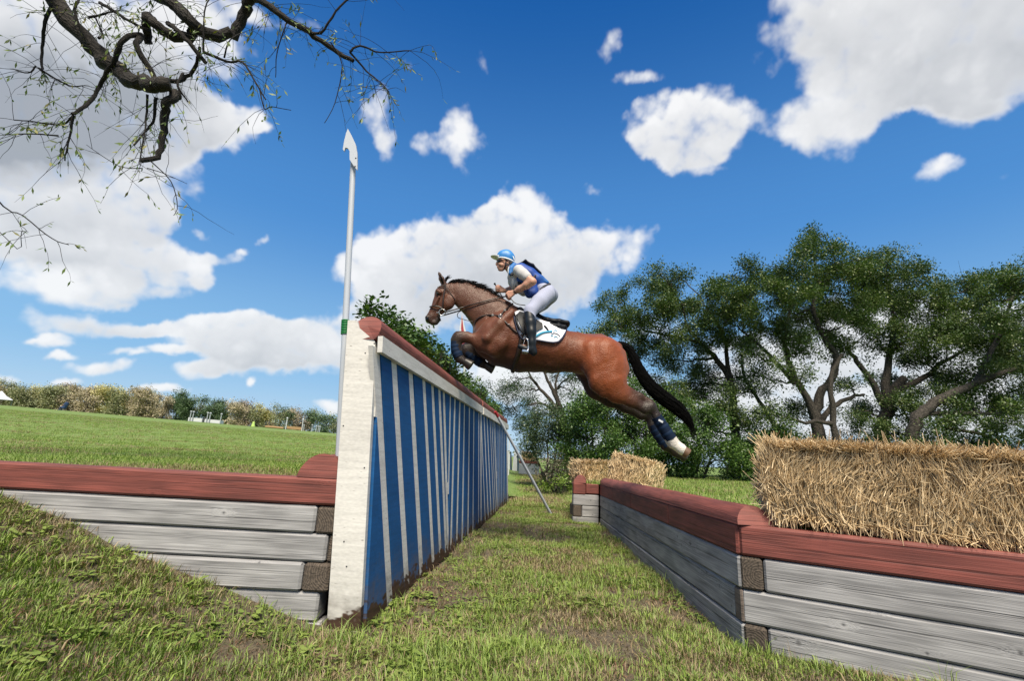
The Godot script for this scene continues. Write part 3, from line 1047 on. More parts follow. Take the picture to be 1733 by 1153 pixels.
# the fence: two panels of fanned boards, each board blue with a white edge
func fence_panel(s0: float, s1: float, near: bool) -> void:
	var L := WALL_A.distance_to(WALL_B)
	var dir := (WALL_B - WALL_A) / L
	var up := Vector3(-0.068, 1, 0)
	var face := dir.cross(up).normalized()
	if face.x < 0: face = -face
	var foot := WALL_A + dir * s0
	var t := thing("fence_panel", "tall blue and white striped board fence panel with white end post" if near else "second blue and white striped fence panel behind the leaning white pole", "fence panel", foot, "panels of the blue and white fence")
	var at := func(s: float, h: float, off: float) -> Vector3: return WALL_A + dir * s + up * h + face * off
	var uo := rng.randf()
	var board := func(called: String, m: String, ta: float, tb: float, ba: float, bb: float, h0: float, h1: float, off: float, thick: float) -> void:
		var mb := MB.new()
		var w := rng.randf_range(0.93, 1.05)
		mb.col = Color(w, w, w)
		uo = rng.randf()
		var p := [at.call(ba, h0, off), at.call(bb, h0, off), at.call(tb, h1, off), at.call(ta, h1, off)]
		var b := []
		for q in p: b.append(q - face * thick)
		var uv := [Vector2(uo, 1.0 - h0 / 2.0), Vector2(uo + 0.9 * (bb - ba), 1.0 - h0 / 2.0), Vector2(uo + 0.9 * (tb - ta), 1.0 - h1 / 2.0), Vector2(uo, 1.0 - h1 / 2.0)]
		mb.slab(p, b, uv, face)
		part(mb, called, M[m], t)
	var span := s1 - s0
	var top_h := 1.475
	# where each white strip starts at the top and where it meets the ground
	var strips := [[0.0, 0.43], [0.30, 0.76], [0.67, 1.12], [1.00, 1.44], [1.28, 1.70], [1.51, 1.90], [1.70, 1.99], [1.98, 1.93], [2.20, 2.08], [2.44, 2.34], [2.72, 2.63], [3.02, 2.95], [3.35, 3.29], [3.72, 3.69]]
	var sc := span / 3.9
	var prev := [-0.005, 0.0]
	for k in strips.size():
		var st: float = strips[k][0] * sc
		var sb: float = strips[k][1] * sc
		var w := (0.105 if k < 3 else 0.088 if k < 7 else 0.075) * sc
		var meet := 0.0
		var pt: float = prev[0]
		var pb: float = prev[1]
		if k == 0:
			# the wedge beside the post: blue below, white above where the strip joins the post
			var hw := 1.08
			var sw := lerpf(sb, st, hw / top_h) - w
			board.call("board", "blue_paint", s0 + sw - 0.002, s0 + sw, s0 + 0.002, s0 + sb - w, 0.0, hw, 0.010, 0.03)
			board.call("white_edge", "white_paint", s0 + st - w, s0 + st, s0 + sb - w + 0.003, s0 + sb, 0.0, top_h, 0.006, 0.026)
			board.call("white_edge", "white_paint", s0 - 0.006, s0 + maxf(st - w, 0.0) + 0.001, s0 - 0.006, s0 + sw - 0.003, hw + 0.002, top_h, 0.004, 0.026)
		else:
			var bot_gap := (sb - w) - pb
			if bot_gap < 0.01:                  # boards that run together before they reach the ground
				var top_gap := (st - w) - pt
				meet = top_h * (0.012 - bot_gap) / (top_gap - bot_gap)
			var mt := meet / top_h
			board.call("board", "blue_paint", s0 + pt + 0.013, s0 + st - w, s0 + lerpf(pb, pt, mt) + 0.013, s0 + lerpf(sb - w, st - w, mt) , meet, top_h, 0.008 + 0.003 * (k % 2), 0.028)
			if k == 7:
				var m2 := 0.36
				board.call("white_edge", "white_paint", s0 + st - w + 0.002, s0 + st, s0 + lerpf(sb - w, st - w, m2) + 0.002, s0 + lerpf(sb, st, m2), m2 * top_h, top_h, 0.0045, 0.024)
			else:
				board.call("white_edge", "white_paint", s0 + st - w + 0.002, s0 + st, s0 + sb - w + 0.002, s0 + sb, 0.0, top_h, 0.006 + 0.003 * (k % 2), 0.026)
		prev = [st, sb]
	board.call("board", "blue_paint", s0 + prev[0] + 0.009, s1 - 0.075, s0 + prev[1] + 0.009, s1 - 0.075, 0.0, top_h, 0.009, 0.028)
	board.call("white_edge", "white_paint", s1 - 0.072, s1, s1 - 0.072, s1, 0.0, top_h, 0.012, 0.03)
	# backing frame, top rail, capping log
	board.call("backing_board", "dark_timber", s0, s1, s0, s1, 0.0, top_h, -0.024, 0.03)
	board.call("top_rail", "white_paint", s0 - (0.055 if near else 0.01), s1 - 0.065 if near else s1 - 0.01, s0 - (0.055 if near else 0.01), s1 - 0.065 if near else s1 - 0.01, top_h - 0.03, top_h + 0.066, 0.046, 0.03)
	var la: Vector3 = at.call(s0 + (-0.055 if near else 0.03), top_h + 0.118, -0.06)
	var lb: Vector3 = at.call(s1 - 0.01, top_h + 0.118, -0.06)
	half_log(t, "capping_log", la, lb, 0.088, "red_timber", 0.06, 0.02, true)
	# end post
	if near:
		# outline of the white end board: its top is cut level, the log sits against it
		var sd := Vector3(1, 0, 0)
		var o := [Vector3(-0.858, -0.06, -2.735), Vector3(-0.688, -0.06, -2.735), Vector3(-0.790, 1.46, -2.735), Vector3(-0.80, 1.515, -2.735), Vector3(-0.900, 1.59, -2.735), Vector3(-0.918, 1.632, -2.735), Vector3(-0.972, 1.632, -2.735)]
		var mbp := MB.new()
		mbp.plate(o, Vector3(0, 0, 0.045))
		for k in mbp.v.size():
			mbp.t[k] = Vector2(mbp.v[k].x * 0.9, 1.0 - mbp.v[k].y / 2.0)
		part(mbp, "end_post", M["white_paint"], t)
		for q in [[-0.845, 1.44], [-0.915, 1.02], [-0.80, 1.50], [-0.77, 0.80], [-0.83, 0.42], [-0.80, 0.30]]:
			var nail := MB.new()
			nail.lathe(Vector3(q[0], q[1], -2.690), Vector3(0, 0, 1), [Vector2(0.0045, 0.0), Vector2(0.004, 0.0015), Vector2(0.0, 0.002)], 8)
			part(nail, "nail", M["iron"], t)

func build_poles() -> void:
	# tall flag pole strapped to the end of the fence
	var foot := on_z(573, 790, -2.84)
	foot = on_z(573.5, 786, -2.83)
	var top := on_z(599.5, 248, -2.83)
	var t := thing("flag_pole", "tall slim white pole with white horse-head top strapped by the fence end post", "pole", foot)
	var mb := MB.new()
	var d := (top - foot).normalized()
	mb.tube([foot, top], [0.021, 0.0185], 12)
	part(mb, "pole", M["pole_white"], t)
	mb = MB.new()
	var g0 := foot.lerp(top, 0.368)
	for k in 9:
		var c := g0 + d * (0.0105 * k)
		mb.lathe(c, d, [Vector2(0.021, 0.0), Vector2(0.0255, 0.002), Vector2(0.0265, 0.005), Vector2(0.0255, 0.008), Vector2(0.021, 0.010)], 12)
	part(mb, "green_binding", M["pole_green"], t)
	var hd := []
	for q in [[590, 220], [596, 231], [603, 246], [606, 262], [606, 290], [600, 283], [593, 272], [593, 258], [590, 253], [586, 252], [584, 258], [581.5, 255], [584, 240], [587, 228]]:
		hd.append(on_z(q[0], q[1], -2.80))
	mb = MB.new()
	mb.plate(hd, Vector3(0, 0, 0.014))
	part(mb, "horse_head_top", M["pole_white"], t)
	for q in [[605, 270], [604, 284]]:
		mb = MB.new()
		mb.lathe(on_z(q[0], q[1], -2.80) + Vector3(-0.006, 0, 0.013), Vector3(0, 0, 1), [Vector2(0.006, 0.0), Vector2(0.005, 0.003), Vector2(0.0, 0.0035)], 8)
		part(mb, "screw", M["iron"], t)
	# pole leaning against the far panel
	var pf := on_y(934, 871, 0.0)
	pf.y = low_y(pf.x, pf.z) - 0.02
	var pt := on_z(838, 697, -7.2)
	t = thing("leaning_pole", "white pole with red tip leaning from the grass against the fence top", "pole", pf)
	mb = MB.new()
	var e := pt + (pt - pf) * 0.0
	mb.tube([pf, pf.lerp(e, 0.955)], [0.024, 0.021], 12)
	part(mb, "pole", M["pole_white"], t)
	mb = MB.new()
	mb.tube([pf.lerp(e, 0.955), e], [0.0215, 0.0205], 12)
	part(mb, "red_tip", M["pole_red"], t)

# ---------------------------------------------------------------- straw bales
func straw_mesh(s: int) -> ArrayMesh:       # one bent stalk, about 1 long
	var mb := MB.new()
	var r := RandomNumberGenerator.new()
	r.seed = s
	var p := []
	for k in 3: p.append(Vector3((k - 1.0) * 0.5, r.randf_range(-0.04, 0.04), r.randf_range(-0.03, 0.03)))
	mb.tube(p, [0.014, 0.017, 0.012], 4, 0.6, false)
	return mb.mesh()

func bale(called: String, label: String, foot: Vector3, along: Vector3, up: Vector3, size: Vector3, stalks: int, thick: float, s: int, group := "") -> void:
	# foot: middle of the underside; size: length, height, depth
	var t := thing(called, label, "straw bale", foot, group)
	var ax := along.normalized()
	var az := ax.cross(up).normalized()
	var ay := az.cross(ax).normalized()
	var r := RandomNumberGenerator.new()
	r.seed = s
	var lump := noise(3.5, 3, s)
	var h := size / 2.0
	var o := foot + ay * h.y
	var shape := func(q: Vector3) -> Vector3:      # pull the box corners in and make it lumpy
		var e := Vector3(absf(q.x) / h.x, absf(q.y) / h.y, absf(q.z) / h.z)
		var k := 1.0 - 0.05 * pow(e.x * e.y, 3.0) - 0.07 * pow(e.y * e.z, 3.0) - 0.05 * pow(e.x * e.z, 3.0)
		return q * (k + 0.05 * lump.get_noise_3dv(q * 2.0))
	var mb := MB.new()
	mb.col = Color(0.40, 0.28, 0.14)
	var A := [ax, ay, az]
	var H := [h.x, h.y, h.z]
	for d in 3:
		for sg in [-1.0, 1.0]:
			var rows := []
			for a in 9:
				var row := []
				for b in 9:
					var l := Vector3.ZERO
					l[d] = H[d] * sg
					l[(d + 1) % 3] = H[(d + 1) % 3] * (b / 4.0 - 1.0)
					l[(d + 2) % 3] = H[(d + 2) % 3] * (a / 4.0 - 1.0)
					l = shape.call(l) * 0.96
					row.append(o + ax * l.x + ay * l.y + az * l.z)
				if sg < 0: row.reverse()
				rows.append(row)
			mb.sheet(rows)
	part(mb, "packed_core", M["straw_core"], t)
	var where := [[], []]
	var tint := [PackedColorArray(), PackedColorArray()]
	var areas := [size.y * size.z, size.x * size.z, size.x * size.y]
	var total: float = areas[0] + areas[1] + areas[2]
	for k in stalks:
		var pick := r.randf() * total
		var d := 0
		while d < 2 and pick > areas[d]:
			pick -= areas[d]
			d += 1
		var sg := 1.0 if r.randf() < 0.5 else -1.0
		if d == 1 and sg < 0 and r.randf() < 0.7: sg = 1.0
		var l := Vector3(r.randf_range(-h.x, h.x), r.randf_range(-h.y, h.y), r.randf_range(-h.z, h.z))
		l[d] = H[d] * sg
		l = shape.call(l)
		var nn: Vector3 = A[d] * sg
		# stalks lie in packed wads: each wad has its own lean, shared by its neighbours
		var wad := lump.get_noise_3dv(l * 1.4 + Vector3(9, 4, 2)) * 2.4
		var in1: Vector3 = A[1] if d != 1 else A[2]
		var in2 := nn.cross(in1)
		var ang := wad * 0.45 + r.randfn(0.0, 0.22) + (r.randf_range(-1.5, 1.5) if r.randf() < 0.13 else 0.0)
		var dir := in1 * cos(ang) + in2 * sin(ang)
		var poke := r.randfn(0.10, 0.16)
		if l.y > h.y * 0.86: poke += 0.25
		if r.randf() < (0.05 if d != 0 else 0.16): poke = r.randf_range(0.4, 1.1) * (1.0 if r.randf() < 0.8 else -1.0)
		dir = (dir + nn * poke).normalized()
		var ln := r.randf_range(0.05, 0.19) * (1.5 if r.randf() < 0.08 else 1.0)
		var bx := dir
		var bz := bx.cross(nn).normalized()
		var by := bz.cross(bx)
		var at: Vector3 = o + ax * l.x + ay * l.y + az * l.z + nn * r.randf_range(-0.012, 0.008) + dir * 0.0
		var g := clampf(r.randfn(0.52, 0.30), 0.0, 1.0)
		var c := Color(0.46, 0.32, 0.16).lerp(Color(0.86, 0.70, 0.46), g)
		if r.randf() < 0.08: c = Color(0.14, 0.085, 0.035)
		var j := k % 2
		var wd := thick * r.randf_range(0.7, 1.35)
		where[j].append(Transform3D(Basis(bx * ln, by * wd, bz * wd), at))
		tint[j].append(c)
	for j in 2:
		copies("straw", straw_mesh(s + j), M["straw"], where[j], tint[j], t)

func build_bales() -> void:
	mat("straw_core", Color.WHITE, 0.95, true)
	var sm := leaf_mat("straw", Color(0.25, 0.2, 0.1))
	sm.roughness = 0.6
	var bd := Vector3(0.857, -0.026, 0.515).normalized()
	var back := Vector3(0.515, 0, -0.857).normalized()
	# the long bale on the front run: its front face stands just behind the beam's face
	var lf := CORNER + Vector3(0.857, 0, 0.515).normalized() * 0.13 + back * 0.235
	bale("straw_bale", "large golden straw bale lying along the red beam", lf + bd * 0.62 + Vector3.UP * 0.655, bd, Vector3(-0.02, 1, 0.0), Vector3(1.24, 0.385, 0.40), 26000, 0.165, 901, "straw bales")
	var b1 := on_y(1060, 812, 0.545)
	bale("straw_bale", "tilted straw bale on the grass behind the red log cap", Vector3(1.86, 0.515, -7.15), Vector3(0.66, -0.16, 0.62), Vector3(0.2, 1, 0.05), Vector3(0.66, 0.44, 0.46), 5200, 0.30, 911, "straw bales")
	bale("straw_bale", "lower straw bale lying behind the tilted one by the wall end", Vector3(1.50, 0.52, -8.5), Vector3(1.0, 0.02, -0.25), Vector3(0, 1, 0), Vector3(0.60, 0.36, 0.45), 3600, 0.32, 921, "straw bales")

# ---------------------------------------------------------------- leaves, twigs, trees
func sprig(leaves: int, reach: float, size: float, narrow: float, s: int) -> ArrayMesh:       # a spray of leaves round a twig tip
	var r := RandomNumberGenerator.new()
	r.seed = s
	var mb := MB.new()
	for k in leaves:
		var c := Vector3(r.randfn(0, 0.5), r.randfn(0, 0.4), r.randfn(0, 0.5)).limit_length(1.0) * reach
		var fw := (c.normalized() + Vector3(r.randf_range(-1, 1), r.randf_range(-0.8, 0.6), r.randf_range(-1, 1))).normalized()
		var sd := fw.cross(Vector3(r.randf_range(-0.6, 0.6), 1, r.randf_range(-0.6, 0.6))).normalized()
		var nn := sd.cross(fw).normalized()
		if nn.y < 0: nn = -nn
		var z := size * r.randf_range(0.6, 1.25)
		mb.col = Color.WHITE * r.randf_range(0.65, 1.3)
		var q := mb.vert(c - fw * z * 0.5, nn)
		mb.vert(c + sd * z * narrow * 0.5 - nn * z * 0.08, nn)
		mb.vert(c - sd * z * narrow * 0.5 - nn * z * 0.08, nn)
		mb.vert(c + fw * z * 0.5, nn)
		mb.leaf(q, q + 1, q + 3)
		mb.leaf(q, q + 3, q + 2)
	return mb.mesh()

func limb(mb: MB, pts: Array, r0: float, r1: float, sides: int, wob := 0.0, s := 0) -> Array:
	var c := curve(pts, 4)
	var r := RandomNumberGenerator.new()
	r.seed = s + 77
	var radii := []
	for k in c.size():
		var f := float(k) / (c.size() - 1)
		if wob > 0.0 and k > 0 and k < c.size() - 1: c[k] += Vector3(r.randfn(0, wob), r.randfn(0, wob), r.randfn(0, wob))
		radii.append(lerpf(r0, r1, pow(f, 0.8)) * r.randf_range(0.93, 1.08))
	mb.tube(c, radii, sides, 1.0, true)
	return c

var clipped := false      # a clipped hedge keeps its leaves between the fence and its own back

# a tree from its stems and the clumps of its crown; clumps are [x, y, half size] as seen, z away from the stem plane
func tree(called: String, label: String, category: String, foot: Vector3, stems: Array, clumps: Array, sprays: Array, leaf: Material, shades: Array, per_m3: float, s: int, group := "", bark := "bark", twig := 0.012) -> void:
	var t := thing(called, label, category, foot, group)
	var r := RandomNumberGenerator.new()
	r.seed = s
	var wood_mb := MB.new()
	var nodes := []         # points on the stems a branch can leave from
	for st in stems:
		var c := limb(wood_mb, st[0], st[1], st[2], 9, st[1] * 0.10, s + nodes.size())
		for k in c.size(): nodes.append([c[k], lerpf(st[1], st[2], float(k) / c.size())])
	var twigs := MB.new()
	var where := []
	var tint := []
	for m in sprays:
		where.append([])
		tint.append(PackedColorArray())
	for cl in clumps:
		var c: Vector3 = cl[0]
		var rad: float = cl[1]
		# branch to the clump from the nearest lower node
		var best = null
		var bd := 1e9
		for nd in nodes:
			var d: float = nd[0].distance_to(c) + 1.6 * maxf(0.0, nd[0].y - c.y + 0.1)
			if d < bd:
				bd = d
				best = nd
		var from: Vector3 = best[0]
		var mid := from.lerp(c, 0.5) + Vector3(r.randfn(0, 0.12), r.randfn(0.06, 0.1), r.randfn(0, 0.12)) * bd * 0.7
		var br := limb(wood_mb, [from, mid, c], minf(best[1] * 0.75, 0.018 + 0.028 * bd), twig, 6, 0.02 * bd, s + int(c.x * 100))
		for k in range(3, br.size()): nodes.append([br[k], 0.03])
		for k in int(6 + rad * 7):
			var a: Vector3 = br[r.randi_range(3, br.size() - 1)]
			var e := c + Vector3(r.randfn(0, 0.5), r.randfn(0.1, 0.42), r.randfn(0, 0.5)) * rad
			twigs.tube([a, a.lerp(e, 0.5) + Vector3(r.randfn(0, 0.08), r.randfn(0.04, 0.08), r.randfn(0, 0.08)) * rad, e], [twig * 0.8, twig * 0.5, twig * 0.2], 3, 1.0, false)
		var n := int(per_m3 * rad * rad * (1.0 + rad) )
		var sub := []
		for k in int(5 + rad * 6): sub.append([c + Vector3(r.randfn(0, 0.55), r.randfn(0, 0.45), r.randfn(0, 0.55)).limit_length(1.0) * rad, rad * r.randf_range(0.2, 0.42)])
		for k in n:
			var sb: Array = sub[r.randi() % sub.size()]
			var p: Vector3 = sb[0] + Vector3(r.randfn(0, 0.5), r.randfn(0, 0.4), r.randfn(0, 0.5)).limit_length(1.0) * sb[1]
			if clipped and (p.x > fence_x(p.z) - 0.068 * p.y - 0.10 or p.x < fence_x(p.z) - 0.62 or p.z > -3.12): continue
			var j := r.randi() % sprays.size()
			var sc := r.randf_range(0.7, 1.25)
			where[j].append(Transform3D(Basis.from_euler(Vector3(r.randf_range(-0.5, 0.5), r.randf() * TAU, r.randf_range(-0.5, 0.5))).scaled(Vector3.ONE * sc), p))
			var a: Color = shades[r.randi() % shades.size()]
			tint[j].append(a.lerp(shades[r.randi() % shades.size()], r.randf()))
	part(wood_mb, "trunk", M[bark], t)
	if twigs.v.size():
		var tw := part(twigs, "twigs", M[bark], t)
		tw.set_meta("kind", "stuff")
	for j in sprays.size():
		if where[j].size():
			copies("crown", sprays[j], leaf, where[j], tint[j], t)

func bark_material(called: String, dark: Color, light: Color, s: int) -> void:
	var n1 := noise(1.0, 4, s)
	var tone := func(u: float, v: float) -> float:
		var a := v * TAU
		var g := n1.get_noise_3d(cos(a) * 2.6, sin(a) * 2.6, u * 9.0)
		var f := n1.get_noise_3d(cos(a) * 9.0, sin(a) * 9.0, u * 22.0)
		return clampf(0.5 + g * 0.9 + f * 0.6, 0, 1)
	var m := mat(called, Color.WHITE, 0.95)
	tone_maps(m, 256, 128, tone, dark, light, 1.2)
	m.uv1_scale = Vector3(1.6, 1.0, 1)

func zpts(list: Array, z: float) -> Array:
	var out := []
	for q in list: out.append(on_z(q[0], q[1], z + (q[2] if q.size() > 2 else 0.0)))
	return out

func zclumps(list: Array, z: float, r: RandomNumberGenerator, deep := 1.0) -> Array:
	var out := []
	for q in list:
		var dz := r.randf_range(-1.3, 1.3) * deep if q.size() < 4 else float(q[3])
		var p := on_z(q[0], q[1], z + dz)
		out.append([p, q[2] * metre_per_px(p)])
	return out

func build_right_trees() -> void:
	bark_material("bark", Color(0.018, 0.015, 0.012), Color(0.10, 0.085, 0.072), 131)
	bark_material("willow_bark", Color(0.008, 0.007, 0.006), Color(0.042, 0.036, 0.031), 133)
	bark_material("dark_bark", Color(0.014, 0.012, 0.010), Color(0.085, 0.073, 0.062), 137)
	var lm := leaf_mat("oak_leaf", Color(0.45, 0.55, 0.15))
	lm.roughness = 0.45
	var sp := [sprig(26, 0.28, 0.070, 0.6, 1), sprig(22, 0.33, 0.072, 0.55, 2), sprig(28, 0.23, 0.064, 0.65, 3), sprig(14, 0.36, 0.066, 0.6, 4)]
	var oak := [Color(0.049, 0.090, 0.026), Color(0.075, 0.125, 0.037), Color(0.118, 0.174, 0.051), Color(0.060, 0.106, 0.037), Color(0.167, 0.210, 0.065)]
	var r := RandomNumberGenerator.new()
	r.seed = 140
	var base := func(px: float, z: float) -> Vector3:
		var p := on_z(px, 790, z)
		p.y = bank_y(p.x, z) - 0.05
		return p
	var z := -15.0
	var f: Vector3
	# middle oak: forked trunk in front of the white cloud
	f = base.call(1387, z)
	tree("oak_tree", "spreading oak with forked dark trunk and the tallest crown, behind the large bale", "tree", f,
		[[[f] + zpts([[1384, 740], [1382, 705], [1388, 670], [1408, 640], [1412, 600], [1390, 565], [1378, 520], [1385, 470]], z), 0.216, 0.043],
		[zpts([[1382, 715], [1368, 680], [1345, 640], [1332, 600], [1330, 555], [1345, 500]], z), 0.144, 0.036],
		[zpts([[1386, 715], [1408, 690], [1440, 672], [1462, 668]], z), 0.108, 0.036],
		[zpts([[1415, 765, 0.5], [1410, 700, 0.5], [1405, 640, 0.5], [1425, 600, 0.4]], z), 0.115, 0.050],
		[zpts([[1345, 650], [1310, 610], [1280, 580], [1255, 560]], z), 0.079, 0.029]],
		zclumps([[1385, 415, 36], [1365, 450, 36], [1405, 455, 40], [1340, 490, 40], [1385, 495, 46], [1430, 500, 40], [1300, 480, 34], [1290, 520, 40], [1345, 535, 44], [1395, 545, 42], [1440, 545, 34], [1260, 540, 34], [1310, 565, 36], [1360, 590, 30], [1420, 590, 26], [1280, 600, 30], [1385, 398, 18], [1440, 650, 26], [1330, 620, 20], [1455, 440, 26], [1250, 500, 34], [1270, 470, 28], [1225, 545, 34], [1460, 485, 34], [1455, 525, 34], [1330, 575, 30], [1290, 640, 26], [1345, 690, 30], [1300, 700, 30], [1360, 640, 20], [1225, 480, 26], [1320, 455, 26], [1430, 460, 28], [1480, 455, 24]], z, r, 1.2), sp, lm, oak, 215.0, 141, "oaks behind the straw bales", "dark_bark")
	# right oak
	f = base.call(1492, z - 1.0)
	tree("oak_tree", "oak with thick leaning trunk and two upright limbs, behind the long bale", "tree", f,
		[[[f] + zpts([[1493, 740], [1500, 700], [1512, 665], [1530, 640]], z - 1.0), 0.274, 0.130],
		[zpts([[1500, 705], [1498, 650], [1505, 600], [1512, 550], [1505, 500]], z - 1.0), 0.173, 0.043],
		[zpts([[1497, 690], [1470, 640], [1445, 605], [1430, 590]], z - 1.0), 0.122, 0.050],
		[zpts([[1512, 665], [1560, 640], [1600, 610], [1640, 590]], z - 1.0), 0.130, 0.036],
		[zpts([[1515, 560], [1560, 570], [1600, 560]], z - 1.0), 0.065, 0.029]],
		zclumps([[1500, 450, 34], [1530, 475, 36], [1480, 490, 34], [1510, 520, 44], [1555, 510, 38], [1590, 540, 34], [1540, 560, 40], [1470, 560, 30], [1600, 590, 38], [1550, 610, 32], [1640, 570, 34], [1490, 590, 24], [1580, 650, 34], [1535, 680, 30], [1470, 690, 34], [1500, 640, 24], [1440, 700, 26], [1600, 500, 30], [1630, 535, 34], [1655, 490, 28], [1610, 640, 32], [1560, 700, 34], [1500, 725, 34], [1450, 745, 30], [1540, 740, 34], [1575, 570, 30], [1565, 480, 24], [1640, 480, 26], [1680, 470, 26], [1600, 560, 30]], z - 1.0, r, 1.2), sp, lm, oak, 225.0, 142, "oaks behind the straw bales", "dark_bark")
	# far right oak, leaning in over the bale's end
	f = base.call(1545, z + 1.0)
	tree("oak_tree", "low oak with sloping limbs reaching right over the end of the long bale", "tree", f,
		[[[f] + zpts([[1545, 730], [1565, 695], [1600, 670], [1650, 650], [1700, 630], [1760, 620]], z + 1.0), 0.216, 0.058],
		[zpts([[1560, 700], [1620, 700], [1690, 700], [1760, 690]], z + 1.0), 0.086, 0.029],
		[zpts([[1650, 650], [1680, 590], [1700, 540], [1720, 480]], z + 1.0), 0.094, 0.036],
		[zpts([[1600, 725], [1660, 735], [1710, 760], [1722, 785]], z + 1.2), 0.050, 0.036]],
		zclumps([[1725, 480, 36], [1700, 520, 40], [1740, 540, 44], [1670, 510, 30], [1660, 560, 38], [1710, 590, 44], [1640, 620, 34], [1690, 650, 44], [1740, 650, 44], [1620, 670, 34], [1660, 700, 40], [1720, 720, 44], [1600, 710, 34], [1640, 750, 40], [1700, 770, 40], [1580, 760, 34], [1760, 600, 50], [1770, 470, 44], [1790, 700, 50]], z + 1.0, r, 1.2), sp, lm, oak, 235.0, 143, "oaks behind the straw bales", "dark_bark")
	# left oak, behind the horse's tail
	f = base.call(1245, z - 1.5)
	tree("oak_tree", "rounded oak with slanting trunk behind the horse's tail", "tree", f,
		[[[f] + zpts([[1244, 740], [1240, 690], [1238, 650], [1215, 610], [1185, 580], [1160, 550]], z - 1.5), 0.187, 0.050],
		[zpts([[1240, 665], [1232, 620], [1225, 570], [1200, 530]], z - 1.5), 0.101, 0.036],
		[zpts([[1330, 770], [1310, 720], [1285, 680], [1260, 640], [1255, 600]], z - 1.5), 0.094, 0.043],
		[zpts([[1185, 580], [1140, 570], [1090, 560]], z - 1.5), 0.065, 0.029]],
		zclumps([[1115, 480, 32], [1140, 500, 34], [1095, 520, 34], [1170, 520, 38], [1205, 500, 34], [1060, 540, 36], [1120, 555, 40], [1235, 530, 36], [1030, 560, 30], [1170, 570, 40], [1215, 570, 34], [1080, 590, 36], [1130, 610, 34], [1250, 590, 30], [1030, 520, 24], [1200, 640, 36], [1160, 650, 36], [1120, 660, 34], [1215, 690, 36], [1270, 660, 24], [1110, 460, 16], [1190, 720, 30], [1000, 580, 26], [1010, 610, 30], [1060, 630, 34], [1050, 500, 20], [1150, 470, 20], [1240, 640, 30], [1260, 710, 30], [1170, 690, 34]], z - 1.5, r, 1.2), sp, lm, oak, 225.0, 144, "oaks behind the straw bales", "dark_bark")
	# thinner tree behind the fence end, with bare upper stems
	f = base.call(965, -20.0)
	f.y = 0.3
	tree("ash_tree", "thin grey-green tree with bare upright stems beyond the fence end", "tree", f,
		[[[f] + zpts([[958, 730], [948, 690], [935, 660], [925, 640], [918, 620]], -20.0), 0.16, 0.04],
		[zpts([[948, 700], [925, 670], [905, 648], [893, 628]], -20.0), 0.10, 0.03],
		[zpts([[945, 690], [940, 650], [948, 625]], -20.0), 0.08, 0.03]],
		zclumps([[875, 640, 26], [855, 660, 30], [890, 660, 26], [870, 690, 34], [905, 690, 30], [940, 640, 22], [960, 620, 24], [985, 640, 26], [850, 700, 24], [930, 720, 34], [890, 725, 34], [965, 660, 24]], -20.0, r, 1.4), sp, lm, [Color(0.035, 0.075, 0.035), Color(0.06, 0.105, 0.05), Color(0.045, 0.085, 0.03), Color(0.10, 0.13, 0.06)], 75.0, 145)
	# the dark mass of shrubs under the trees, each a bush of its own
	var bush := [Color(0.031, 0.075, 0.019), Color(0.055, 0.116, 0.026), Color(0.087, 0.166, 0.035), Color(0.130, 0.216, 0.048)]
	var k := 0
	for q in [[925, -15.5, [[925, 745, 34], [900, 760, 28], [950, 720, 34], [920, 700, 26], [895, 735, 26]], "pale leafy shrub beside the far end of the fence", 1], [1000, -14.0, [[1000, 720, 40], [1030, 690, 40], [985, 690, 36], [1020, 750, 40], [970, 740, 34], [1000, 780, 36], [960, 770, 30]], "tall dark shrub behind the two small bales", 0], [1090, -14.0, [[1090, 690, 40], [1060, 720, 40], [1110, 730, 40], [1080, 770, 40], [1130, 770, 36], [1050, 660, 34], [1120, 690, 34]], "dense dark shrub under the horse's hind legs", 0], [1180, -13.6, [[1180, 740, 36], [1150, 760, 34], [1210, 760, 34], [1170, 785, 34], [1230, 785, 34], [1200, 710, 26]], "dark leafy shrub behind the flying hoof", 0], [1290, -14.5, [[1290, 745, 32], [1260, 760, 32], [1320, 760, 32], [1290, 780, 34], [1350, 765, 28], [1330, 735, 22]], "low shrub at the left end of the large bale", 0], [1400, -15.0, [[1400, 765, 26], [1370, 770, 26], [1430, 770, 24], [1460, 775, 22]], "low shrub under the forked oak", 0], [1560, -14.6, [[1560, 775, 28], [1600, 785, 28], [1640, 790, 30], [1680, 795, 30]], "tangled shrub under the sloping oak limbs", 0]]:
		var bz: float = q[1]
		var bf: Vector3 = base.call(q[0], bz)
		if q[4] == 1: bf.y = low_y(bf.x, bz)
		var st := []
		for m in 3:
			var c: Array = q[2][m]
			st.append([[bf + Vector3(m * 0.12 - 0.12, 0, 0), bf.lerp(on_z(c[0], c[1], bz), 0.5) + Vector3(0.05, 0, 0), on_z(c[0], c[1], bz)], 0.05, 0.02])
		tree("shrub", q[3], "shrub", bf, st, zclumps(q[2], bz, r, 0.6), sp, lm, bush if q[4] == 0 else [Color(0.06, 0.10, 0.045), Color(0.09, 0.125, 0.06), Color(0.05, 0.085, 0.035)], 300.0 if q[4] == 0 else 200.0, 150 + k, "shrubs under the trees")
		k += 1
	# a dry grey bush and a bright weed clump in front of it
	f = base.call(940, -13.0)
	f.y = low_y(f.x, -13.0)
